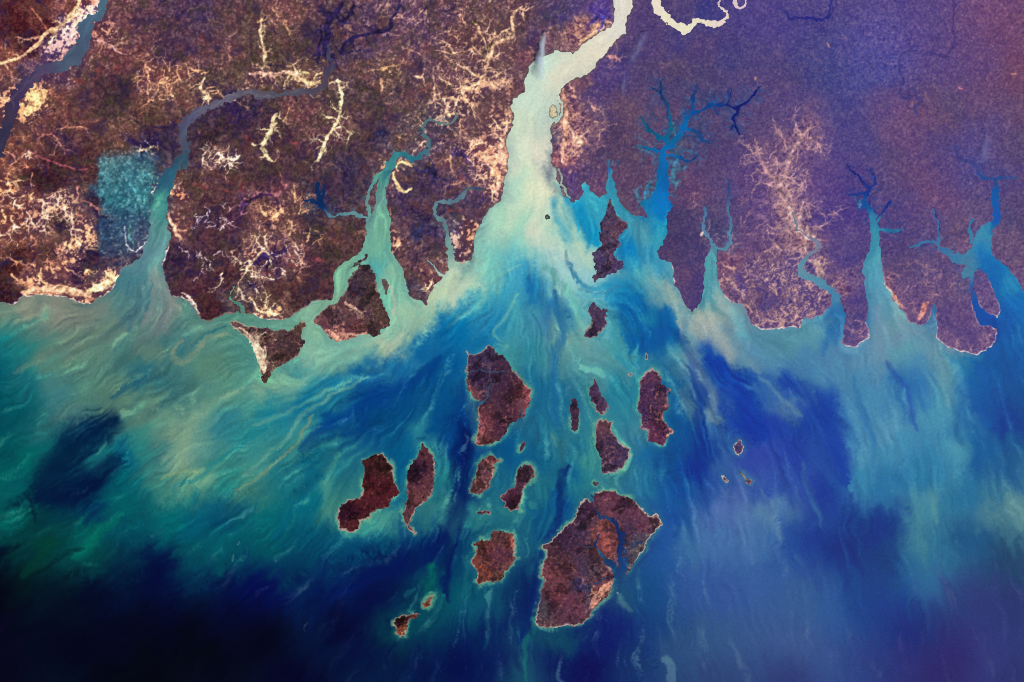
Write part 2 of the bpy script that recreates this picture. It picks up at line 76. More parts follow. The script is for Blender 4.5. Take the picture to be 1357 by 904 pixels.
WC = """0,420,105,130,115;40,408,135,138,122;80,412,128,132,120;110,415,115,125,115;20,440,60,125,120;60,440,75,125,118;100,450,100,128,115;150,440,95,125,115;160,380,70,120,130;180,365,70,125,135;200,390,105,130,135;215,405,125,130,125;225,400,120,135,125;185,410,70,115,125;200,425,110,125,125;240,410,85,140,130;255,430,90,135,125;150,398,80,125,125
0,470,10,110,120;40,470,30,120,120;80,480,85,130,115;120,470,90,130,115;160,470,70,120,115;200,470,95,130,115;240,460,60,115,120;280,450,90,140,125;0,510,0,90,105;40,510,20,100,110;80,520,60,120,124;120,520,80,130,115;160,520,95,135,115;185,505,40,105,118;220,510,50,105,110;240,520,65,115,112;280,500,90,135,115;300,520,80,140,125
0,540,0,70,85;30,540,0,80,90;60,560,40,110,112;100,545,75,120,117;150,535,80,118,105;200,540,85,125,110;240,560,120,155,130;270,570,90,145,135;300,560,40,120,135;0,590,0,80,87;30,600,0,95,92;60,590,10,90,97;85,590,0,40,70;110,575,0,45,85;130,600,20,105,110;160,600,0,85,115;190,590,40,125,120;220,600,60,120,120;245,600,130,165,140
0,640,0,85,87;25,640,0,85,92;50,650,0,35,50;80,640,0,35,60;100,650,0,25,70;140,650,0,90,105;170,640,0,100,110;220,640,60,130,120;260,630,100,150,125;300,640,30,120,120;0,700,0,50,60;20,690,0,95,92;50,690,0,55,60;85,690,0,55,70;120,690,0,50,90;150,680,0,95,100;120,715,0,100,90;170,710,0,75,95;220,690,0,100,105;250,700,0,85,110;300,700,0,70,105
0,740,0,5,30;30,740,0,50,52;60,730,0,60,62;100,730,0,95,92;130,740,0,70,70;170,740,0,50,70;210,740,0,10,60;250,730,0,80,90;300,720,0,90,100;0,790,0,0,15;40,780,0,20,25;80,790,0,15,30;120,790,0,5,35;160,770,0,15,50;200,760,0,0,50;230,790,0,5,50;260,770,0,60,85;290,780,0,15,60;330,785,0,5,75
0,850,5,3,27;100,860,0,3,27;60,805,4,17,39;150,790,0,10,45;220,780,0,18,62;285,795,0,16,68;150,830,0,3,31;220,825,0,3,37;60,840,2,7,29;50,830,0,3,21;150,815,0,3,21;200,805,0,3,24;280,860,0,3,17;150,890,0,3,17;300,890,0,3,21;250,820,0,3,21;100,850,0,3,24;200,850,0,3,14;250,850,0,3,14;300,820,0,3,39;350,850,0,0,20;0,904,5,3,24;200,904,0,3,14;400,904,0,0,35;-120,450,0,90,100;-120,600,0,70,70;-120,750,0,10,25;-100,1000,0,3,19;200,1000,0,3,14;450,1000,0,0,30;700,1000,0,0,60;950,1000,30,40,90;1200,1000,37,30,91;1480,980,37,37,96;1480,800,37,52,106;1480,650,40,90,120;1480,520,15,65,140
330,530,85,150,135;350,520,120,165,140;380,510,110,160,140;320,480,85,150,135;300,460,85,140,125;330,470,80,150,140;400,500,60,145,150;430,480,110,165,150;470,470,120,170,150;500,460,150,180,155;515,455,170,185,155;530,440,150,185,160;545,420,155,190,160;510,425,110,185,170;410,460,130,175,155;430,465,120,175,155
520,480,10,95,150;480,490,10,95,150;440,510,20,115,150;400,530,10,110,145;360,550,20,125,145;330,570,40,130,135;550,460,0,90,150;600,440,0,105,160;570,500,0,75,135;530,520,0,70,130;490,530,0,60,130;450,550,30,120,140;420,580,60,140,135;400,600,50,130,130;440,560,0,80,130;470,560,0,60,125;500,560,0,70,120;540,560,0,70,125;580,560,0,75,130;600,530,0,80,135
350,610,60,135,130;380,620,30,115,125;420,620,0,90,120;330,640,70,130,115;350,650,40,110,110;400,660,0,95,115;430,640,50,125,125;438,665,60,130,120;320,680,10,80,105;360,680,0,95,105;350,720,0,85,95;400,710,0,80,105;440,730,0,80,110;300,750,0,85,95;380,760,0,60,90;420,780,0,20,80;350,790,0,5,75;450,760,0,30,85
480,730,0,75,115;520,720,0,85,115;560,718,0,60,110;500,750,0,25,80;540,740,0,10,75;480,780,0,5,60;530,770,0,10,65;560,760,0,60,90;500,800,0,5,60;450,820,0,0,40;480,850,0,10,60;510,830,0,70,75;500,870,0,20,60;550,830,0,70,85;580,800,0,75,90;570,770,0,85,85;600,840,0,50,85;620,880,0,5,70;560,880,0,15,70
490,700,60,150,140;515,690,70,145,135;585,620,30,115,130;590,640,30,120,125;580,680,50,125,125;603,650,0,50,110;610,600,0,40,110;600,580,0,65,125;615,560,0,45,110;560,575,40,125,140;532,600,0,85,130;533,635,0,85,125
720,200,231,225,201;700,200,213,223,200;690,160,202,217,192;700,130,203,223,204;730,90,192,219,200;770,85,223,218,195;800,60,234,224,201;822,20,224,219,206;826,-60,224,219,206;740,100,223,218,195;700,230,213,223,194;720,240,224,224,195;690,250,170,215,194;700,260,211,229,194;720,265,227,230,196;735,260,236,230,197;660,290,163,208,181;650,310,169,209,187;680,290,200,223,192;700,300,156,214,186;720,310,221,219,194;740,290,210,223,193;750,300,189,222,191;765,320,200,223,198;780,335,174,204,187;740,330,200,218,197;700,330,146,209,190;665,320,152,197,178;650,340,110,190,185;630,350,120,190,180;680,345,100,185,190;700,358,50,150,185;720,350,138,200,195;750,350,149,191,200;775,355,143,198,200
762,280,20,140,190;775,290,20,145,190;785,270,40,150,185;784,308,10,140,185;797,272,50,155,180;815,262,50,140,165;842,290,70,145,165;610,380,184,210,178;590,390,196,211,185;570,410,162,197,168;600,370,196,211,185;640,370,110,185,180;620,400,40,145,175;650,390,50,150,180;680,380,60,155,185;700,380,30,120,172;705,390,22,115,165;720,380,60,150,185;740,375,130,185,180;760,390,120,180,175;750,365,172,214,206;780,388,60,150,185;800,382,30,135,175;840,375,60,150,175;820,392,10,110,165;860,370,110,170,175;870,390,130,165,160;888,405,140,170,165;855,350,60,150,185;860,320,60,160,180;870,300,40,155,180;867,280,10,120,185;832,325,0,120,185;835,345,30,140,185;845,360,90,175,175
650,430,30,120,165;610,430,0,110,165;580,440,0,95,155;670,430,60,150,165;700,430,60,140,165;730,430,60,125,165;740,410,30,110,165;757,440,120,165,155;745,470,90,155,155;765,410,90,160,165;720,470,40,130,150;690,470,60,145,150;640,450,10,100,150;600,480,0,85,145;780,470,90,150,155;810,470,60,140,150;800,490,70,140,150;830,480,40,130,155;820,430,50,140,160;840,420,0,90,155;858,425,25,115,160;870,440,0,85,155;850,455,0,85,150;880,420,20,105,165;835,402,0,95,160
720,520,25,110,145;740,530,20,100,140;720,570,25,110,140;740,580,50,120,130;760,590,20,100,135;778,590,50,130,135;775,610,60,140,135;770,640,40,130,140;750,640,0,80,130;730,630,20,100,130;715,650,30,110,125;700,600,10,90,130;670,600,0,80,130;660,640,20,95,125;680,690,30,110,120;620,690,40,115,125;710,690,10,90,130;740,680,0,75,135;760,660,30,115,130;820,520,30,120,145;832,540,40,125,145;840,570,60,125,145;850,600,20,100,150;880,610,15,80,140;870,640,30,110,150;840,640,40,115,150;810,640,50,125,135;900,560,0,80,145;897,520,10,95,150
905,420,130,165,160;920,430,170,180,165;940,430,165,175,165;935,445,165,170,165;960,420,150,170,165;965,460,150,160,160;945,410,130,170,165;970,440,115,150,160;985,450,100,140,160;941,390,75,150,165;1000,450,80,140,160;1040,450,85,145,160;1070,437,90,150,165;1103,440,50,115,165;1030,480,80,135,165;1000,480,90,135,160;1070,480,70,125,165;1100,470,80,130,165
890,450,30,110,160;905,470,60,140,160;920,490,110,150,155;930,515,60,110,155;948,482,10,65,155;962,492,10,60,155;980,505,15,65,160;918,530,60,110,140;940,540,90,130,150;950,560,40,90,150;980,540,15,50,150;1000,560,20,45,150;1000,500,20,70,155;1020,520,50,100,160;1050,510,30,75,160;1080,505,70,130,165;1050,540,80,120,160;1020,570,30,60,155;1060,560,25,60,155;1090,540,20,60,155;1100,560,30,70,155
900,620,10,55,140;930,580,15,55,140;920,620,5,40,135;950,610,50,90,150;1000,610,45,65,155;1050,600,35,60,155;1100,600,40,75,160;1120,510,70,130,165;1150,530,70,135,170;1180,560,80,140,170;1200,520,40,105,165;1220,500,70,130,165;1200,470,90,150,165;1170,470,100,145,170;1190,440,110,145,165;1240,470,110,150,165;1250,500,100,155,165;1240,540,70,140,165;1130,480,90,140,170;1190,580,60,130,165;1150,590,70,140,170;1130,560,50,110,165
1280,490,40,120,165;1300,500,20,90,160;1340,480,20,85,155;1340,440,25,95,160;1310,540,20,70,145;1340,560,15,60,140;1280,560,40,105,155;1270,600,65,135,160;1300,600,20,85,145;1340,600,30,90,140;1348,405,20,100,170;1150,630,55,130,165;1120,630,35,85,160;1180,640,40,110,155;1220,630,40,115,155;1235,660,66,130,154;1230,680,68,132,150;1260,660,40,110,145;1290,650,35,105,145;1335,670,80,130,140;1350,680,84,132,142;1340,700,55,108,128
1090,650,30,55,145;1060,640,45,75,160;1020,650,45,75,155;980,655,70,95,160;970,680,75,105,165;1010,680,85,125,160;1025,680,70,110,155;940,640,35,75,150;920,720,60,110,155;950,720,65,105,160;1000,720,65,110,160;1040,720,35,70,145;1080,720,30,55,135;1120,720,15,45,120;1160,700,20,50,125;1180,740,20,55,115;1230,730,65,130,145;1250,740,40,105,140;1290,720,25,80,125;1330,740,25,60,95;1230,780,47,107,151;1210,750,35,95,140
920,780,50,85,150;960,790,50,80,145;1010,780,55,90,150;1060,790,55,90,140;1100,800,47,87,146;1140,790,27,62,131;1180,800,22,57,131;1210,830,22,37,111;1260,800,42,57,116;1300,800,42,52,111;1340,800,37,47,106;900,850,45,80,125;950,850,50,85,130;1000,850,55,85,135;1060,850,60,85,135;1100,870,52,77,136;1150,870,42,57,121;1200,860,42,42,111;1260,870,42,34,101;1320,870,47,52,116;1350,890,37,42,101;950,904,45,65,115;1050,904,45,55,110;1250,904,42,32,96
860,760,25,80,140;880,730,30,80,150;900,690,25,75,150;900,650,20,85,150;850,790,15,65,125;830,790,30,90,115;860,830,20,60,120;820,820,10,25,105;800,850,5,15,95;770,850,10,40,100;740,850,10,85,95;760,880,5,5,80;720,880,5,20,90;700,850,15,80,105;695,890,30,110,110;830,880,15,45,100;780,890,0,0,75;680,820,0,15,85;660,800,10,85,105;640,850,0,30,85;680,880,0,10,80;703,780,0,20,80;698,760,0,40,90;690,740,20,90,115;692,715,20,90,115;610,720,0,60,100;600,750,0,50,90;610,780,0,80,100;620,800,10,85,110;590,730,0,30,85;580,760,0,60,85;824,738,20,58,118;822,710,18,42,100;814,690,18,38,92;790,675,24,44,92;803,742,26,62,100;794,715,24,40,85;786,774,35,65,105;646,530,40,85,120;690,550,30,85,120
434,110,78,66,86;436,75,70,65,92;380,120,82,80,95;330,122,88,82,100;280,138,98,92,115;250,160,80,80,110;246,190,75,80,100;243,212,50,80,100;225,235,45,95,120;213,270,65,140,135;212,300,90,140,140;205,325,95,140,150
545,212,40,110,130;520,210,60,135,140;510,235,85,150,140;505,270,105,165,145;500,300,115,175,150;505,330,120,180,150;505,345,80,170,170;525,360,130,180,155;530,385,125,185,160;520,400,110,190,165;460,350,115,170,145;450,370,115,170,145;440,400,120,165,140;410,410,130,175,150;380,430,105,160,140;340,424,95,150,130;310,420,80,135,120;465,284,95,140,150;440,287,85,130,145;425,268,10,40,90;421,250,15,40,85;488,260,100,140,140;560,183,80,110,120;600,160,100,120,120
610,262,85,115,135;580,275,95,130,140;588,300,100,135,140;595,335,115,155,150;600,350,150,180,165;640,252,60,70,110
1003,117,16,22,99;978,142,12,26,104;950,138,0,52,126;920,148,0,73,144;905,170,0,95,162;880,205,0,103,171;880,240,0,95,166;876,262,0,115,190;885,170,0,95,126;876,120,0,52,99;860,172,0,86,122;850,155,0,95,108;925,174,0,69,126;915,214,0,69,135;905,240,8,95,135;850,228,16,103,135;920,125,8,60,117;974,164,20,26,104;807,225,40,110,170
944,345,75,150,160;935,310,90,130,160;966,325,85,135,160;967,290,80,120,150;965,250,48,69,126;1085,325,120,125,150;1054,298,110,125,140;1062,352,95,140,160;1080,372,85,140,165;1105,395,70,130,165;1107,420,40,105,160
1154,250,15,50,140;1150,270,15,80,150;1157,290,50,130,165;1160,310,60,140,165;1158,340,75,150,170;1156,370,80,150,175;1160,400,85,145,170;1180,420,110,155,165;1135,237,10,30,110;1180,307,40,110,150;1175,270,20,40,130
1316,235,40,75,140;1275,210,60,60,130;1320,260,15,90,165;1320,285,10,85,170;1305,310,55,135,165;1299,335,60,130,165;1270,342,60,120,160;1245,325,60,110,155;1311,352,30,115,170;1322,370,5,85,165;1335,375,40,130,170;1280,360,70,125,155;1290,395,40,80,150;1305,418,15,75,160;1325,432,15,70,155
133,5,72,100,122;115,35,70,95,120;105,60,75,90,115;92,82,75,90,112;60,92,75,70,100;40,105,70,60,95;20,130,65,50,85;5,175,52,48,74;5,150,66,52,78;870,10,238,224,201;890,28,238,224,196;925,28,238,224,196;955,20,234,214,201;952,3,205,185,189;980,5,222,198,203;1070,23,40,38,125;1260,50,72,52,110;1200,100,70,62,120;734,225,130,140,150;752,250,150,170,160"""
LC = """20,30,75,25,35;60,40,70,25,35;50,12,110,50,50;98,2,150,70,60;20,82,150,80,60;40,60,60,15,35;75,65,170,140,160;60,80,120,90,120;30,95,80,60,95;112,15,215,195,195;90,45,185,165,180;160,20,105,65,75;200,40,90,60,80;220,70,75,50,75;260,20,75,55,90;280,50,85,60,85;150,80,110,65,70;140,110,75,50,60;150,130,65,48,58;45,135,225,170,120;40,145,215,160,110;70,130,120,70,65;100,130,100,62,62;190,110,150,90,80;230,100,140,85,75;250,130,110,80,70;200,160,100,68,58;100,160,105,62,62;60,160,115,65,60;90,185,70,45,75;30,190,120,70,60;210,190,50,35,75;170,175,110,75,65;130,190,95,62,58;125,40,150,90,85
20,215,130,75,60;80,215,75,40,50;60,235,55,25,40;110,230,75,45,48;118,205,85,45,48;15,255,180,115,75;45,270,150,90,75;20,300,160,95,70;75,275,200,150,120;80,295,65,45,48;60,290,170,120,100;115,305,170,120,100;100,330,190,140,110;128,270,50,25,60;125,335,40,20,60;20,345,65,25,30;60,345,90,55,55;75,360,150,90,80;45,372,190,130,100;100,365,50,25,65;140,355,50,45,75;110,385,170,115,95;60,385,150,95,85;145,372,225,180,135;15,390,40,15,30
137,220,80,100,110;150,240,65,125,135;170,250,40,110,130;180,230,50,100,125;195,245,70,150,140;200,215,45,70,105;160,270,30,85,115;180,275,70,140,140;150,300,45,70,105;170,310,50,80,110;190,300,55,70,100;150,335,45,55,90;175,325,60,80,105;195,320,90,90,110;185,336,70,60,90;136,250,40,90,115;136,290,35,50,95
270,200,70,50,65;290,210,150,110,95;255,240,80,60,58;300,240,95,60,65;280,270,80,50,60;240,250,170,110,85;235,300,150,95,85;260,300,70,45,65;230,340,55,35,65;280,330,80,50,60;300,300,75,40,70;240,380,75,45,60;260,390,85,40,55;300,370,70,40,50;280,410,60,25,40
300,20,90,65,75;330,50,95,72,70;380,20,125,80,80;350,70,85,68,62;300,60,115,75,75;400,60,85,65,68;420,50,75,55,80;440,40,82,60,76;470,45,92,66,88;500,40,95,68,92;500,20,90,65,95;550,20,105,75,105;550,60,95,68,95;480,70,80,60,95;520,70,105,75,90;310,95,90,70,65;370,90,80,62,60;400,95,140,105,80;480,95,105,75,80;510,95,130,100,80;550,100,90,65,80;460,120,85,65,75;500,130,75,60,70;550,140,95,70,80;340,100,150,115,95
280,150,70,50,75;310,150,50,35,85;340,145,55,40,75;330,175,75,50,65;400,150,120,75,75;420,160,105,65,75;380,180,75,50,60;350,135,90,70,60;430,130,100,75,70;480,150,90,65,70;500,175,55,45,80;480,180,85,60,70;530,180,95,75,85;550,160,105,85,85;280,180,55,40,50
350,240,75,50,62;330,260,110,70,80;310,230,75,52,60;400,230,75,55,65;370,260,95,55,75;450,230,60,50,80;470,250,70,55,80;440,260,60,50,85;350,280,130,85,75;380,280,160,105,85;320,290,70,45,70;300,330,75,50,62;420,300,65,55,65;440,310,110,70,65;460,310,85,60,60;430,330,65,50,55;370,310,110,75,75;340,340,170,120,100;380,335,130,85,85;360,350,70,40,80;400,345,95,55,70;420,370,75,48,58;340,365,140,100,85;310,350,90,55,60;360,390,85,55,55;400,390,70,45,52;330,400,85,62,60;355,415,190,150,105;320,385,100,80,85
540,230,75,60,80;550,250,65,55,85;535,270,70,50,90;540,300,90,65,80;560,300,55,50,95;540,330,110,75,80;560,340,80,60,80;555,370,75,60,75;565,385,170,110,90;530,235,200,160,115;525,310,160,115,95;575,320,70,55,90;565,360,140,90,80;545,385,75,70,90
580,20,100,72,90;620,20,110,78,90;660,30,95,72,80;690,20,95,65,80;700,60,80,60,100;740,30,70,60,100;760,20,75,65,115;790,20,75,55,150;770,45,170,120,110;790,36,200,150,120;740,60,130,95,105;690,80,140,90,95;650,50,140,100,90;620,50,140,100,85;580,60,95,68,90;600,90,110,75,85;650,90,120,88,88;650,110,190,150,125;680,110,105,75,90;620,120,160,120,100;580,120,110,80,90;640,140,105,75,80;670,130,150,105,95;660,160,140,100,90;670,160,170,125,110;600,145,130,110,105;575,165,130,115,110;620,170,110,78,85;640,190,190,130,105;660,210,235,175,140;650,225,220,155,120;630,210,170,115,105;610,200,95,65,105;600,220,110,75,90;580,195,110,90,110;590,210,120,90,80;600,240,80,60,95;640,240,130,90,95;655,250,190,130,115;640,265,75,55,95;620,280,70,55,90;590,280,75,60,80;600,300,90,80,100;615,320,120,90,95;605,310,200,180,170;625,310,170,120,95;615,335,150,115,105;570,270,80,55,80;560,240,70,50,85;590,250,85,60,90
748,122,170,115,105;760,115,130,90,105;752,150,180,130,110;762,150,140,95,110;770,160,140,100,115;790,150,95,75,115;800,120,75,60,120;820,100,80,65,130;800,90,90,70,130;780,105,110,75,105;820,70,70,60,120;840,60,80,65,120;735,185,85,80,110;745,190,160,115,115;755,190,220,150,130;750,210,190,120,115;765,190,210,150,125;780,200,110,80,110;800,200,80,60,100;760,225,80,60,120;780,230,85,65,115;790,250,110,75,110;760,250,90,70,120;810,180,85,65,100;790,180,120,90,115
830,150,105,80,105;850,90,85,70,115;860,40,85,65,120;900,60,75,65,125;940,60,85,65,115;900,90,90,72,105;910,10,85,70,120;930,10,60,60,130;1000,20,85,70,135;960,80,72,70,125;1000,90,85,72,120;1050,50,80,70,135;1080,80,70,72,130;1050,100,80,70,115;1100,100,70,72,130;900,120,75,70,115;950,120,80,68,110;930,160,85,70,105;860,140,90,72,115;850,180,100,75,110;900,150,95,70,110;960,170,85,70,110;1000,150,90,72,115;1020,130,105,78,115;1050,150,75,65,125;1000,180,95,70,110;830,200,90,70,100;840,250,95,72,105;850,210,95,70,105;900,190,85,72,105;930,210,90,68,110;960,210,85,68,115;920,250,110,72,110;900,255,95,72,110;940,270,95,75,110;950,240,95,75,115;985,230,95,68,120;900,300,70,60,105;910,340,70,60,110;920,380,75,60,115;900,370,100,72,110;890,330,80,62,105;950,300,70,65,105;955,318,100,85,115
980,300,95,72,115;1000,260,90,65,120;990,330,110,78,115;980,370,85,65,125;965,350,140,90,110;965,380,150,105,110;1000,360,150,110,120;1030,370,160,120,120;1050,380,160,120,120;1000,400,120,90,115;1030,405,80,65,120;1020,425,170,120,110;1050,420,185,130,105;1080,400,130,100,130;1070,390,160,120,130;1090,390,150,110,120;1065,320,185,130,115;1060,290,175,135,125;1040,260,180,135,125;1030,240,160,120,125;1050,220,110,80,125;1040,200,140,105,120;1060,190,130,95,120;1070,180,170,120,120;1020,280,95,68,130;1010,230,110,80,130;1080,250,100,72,130;1090,290,75,60,130;1080,310,100,72,125;1080,350,190,135,125;1090,360,105,80,125;1110,340,80,65,125;1120,370,125,95,130;1130,390,80,65,125;1130,420,80,68,120;1135,440,100,80,125;1140,445,125,95,130;1115,385,150,105,120;1100,200,80,65,130;1120,150,75,70,130;1110,260,80,60,130;1120,290,80,60,130;1130,330,85,70,125
1160,60,95,85,150;1200,60,100,80,140;1150,100,75,80,145;1170,80,90,85,155;1250,20,95,75,130;1300,20,125,80,115;1340,40,120,75,105;1350,90,125,75,95;1300,80,105,75,120;1250,100,95,72,125;1200,110,95,80,130;1250,140,85,75,105;1300,130,105,75,110;1200,150,115,78,115;1170,140,105,78,120;1240,150,130,85,100;1300,180,95,80,135;1340,160,110,80,105;1350,200,90,75,110;1250,180,85,70,120;1210,190,110,75,115;1180,200,95,75,110;1150,190,80,72,130;1200,240,100,75,110;1250,230,95,70,120;1300,220,80,75,140;1340,240,90,72,120;1230,255,120,80,110;1260,265,115,78,120;1200,280,90,70,125;1180,250,90,75,120;1280,270,95,80,120;1340,290,90,75,110;1230,300,95,75,120;1270,310,110,85,110;1190,330,85,68,115;1200,350,95,75,110;1230,350,100,80,120;1210,380,105,80,120;1190,390,160,110,120;1220,400,115,85,120;1250,380,110,85,120;1265,410,105,78,120;1250,420,85,68,120;1280,440,105,80,125;1260,450,120,90,125;1300,455,125,95,130;1310,400,115,90,130;1310,380,110,85,130;1340,340,115,90,115;1352,370,120,90,120;1275,380,100,85,120;1285,315,130,95,125
-100,50,80,30,40;-100,200,120,65,60;-100,350,100,60,55;150,-80,100,65,75;450,-80,80,60,85;700,-80,95,70,90;950,-80,80,68,125;1200,-80,95,80,140;1470,0,120,75,105;1470,200,105,78,110;1470,350,115,90,115"""
# island tints: dark cover, warm accent (fraction), extra points
IC = """wedge 320,434,110,80,80;345,480,235,205,170;338,462,215,185,155;352,460,190,140,120;375,450,85,62,65;390,460,75,55,58;375,475,80,55,55;352,497,90,60,60;345,445,160,125,115;400,430,95,70,62
delta 480,360,80,62,70;470,385,65,50,75;490,390,75,58,60;455,405,150,115,100;478,410,140,110,105;500,415,95,70,65;430,425,140,90,95;450,440,190,120,115;470,435,150,95,90;505,430,90,65,62;445,420,70,52,70;448,449,225,165,140
channelbar 510,380,105,85,85
sandbar 470,350,85,85,80;485,339,110,85,95
estuary 810,290,85,72,105;810,310,90,72,105;825,298,120,85,110;800,350,85,70,110;815,353,85,65,110;790,370,90,70,100
boot 795,420,78,60,95;785,443,80,60,90;790,408,85,65,95
crown 640,475,75,58,95;630,500,62,42,78;640,515,68,50,82;665,500,72,45,72;670,530,75,45,66;692,528,125,65,72;695,515,110,58,70;640,560,125,65,78;640,580,135,78,75;660,565,85,45,68;655,578,95,52,66;624,520,150,90,90
dotA 692,592,80,50,75
finger 762,550,75,48,75
teardrop 790,525,80,55,90;800,540,90,60,90
club 800,562,110,68,80;800,590,78,55,85;815,600,80,62,98;805,620,90,65,95
dotB 790,641,105,90,105
speckled 648,608,165,95,92;640,625,105,62,80;632,640,170,112,98;635,650,110,66,78;655,610,140,75,80;645,635,150,98,95;650,625,180,135,120;630,646,165,120,105
hourglass 697,625,85,55,72;680,660,90,45,68;675,670,75,40,62
dotC 640,680,85,45,72
smoothred 500,615,70,35,38;510,645,92,32,42;495,640,85,30,42;490,670,85,32,42;460,680,52,20,40;465,700,90,38,45;485,650,100,38,45;512,625,66,34,36
flame 562,600,95,50,62;555,625,55,28,58;570,635,105,58,68;550,660,120,68,75;548,680,100,58,70;545,700,105,65,70
heart 665,715,95,58,60;650,740,125,68,78;640,720,115,62,55;635,755,140,72,60;665,735,115,60,75;655,760,110,65,55;678,715,150,75,65;680,740,130,80,75
southA 565,800,100,48,38;568,797,110,60,46;573,790,190,150,110
southB 530,826,45,18,30;533,840,190,110,70;548,815,120,65,60
great 775,670,72,42,70;745,710,62,35,62;760,720,75,50,78;770,705,78,55,82;805,660,110,62,85;815,655,105,55,75;840,680,105,60,82;835,700,80,55,85;850,700,110,62,85;868,690,150,110,110;800,705,150,85,75;805,720,165,90,85;803,730,150,85,80;735,740,80,50,60;730,755,135,72,78;750,760,120,66,75;775,750,75,55,82;740,790,118,62,75;765,800,112,60,80;745,815,105,62,82;720,810,70,62,85;720,826,150,120,105;770,775,60,50,80;795,785,215,145,115;805,770,175,110,110;785,797,120,90,105;850,720,110,120,120;838,745,110,115,115;790,755,100,75,90
purple 862,520,80,50,95;860,545,82,50,92;875,575,110,55,88;880,540,105,65,85;868,500,105,62,95
dotD 857,472,105,95,130
dotE 835,496,110,95,125
ringed 979,592,95,75,125
ringdot 961,635,110,85,130
streak 985,630,150,160,140;994,638,140,105,140
lone 725,287,55,70,75
riverislet 732,150,215,215,175"""
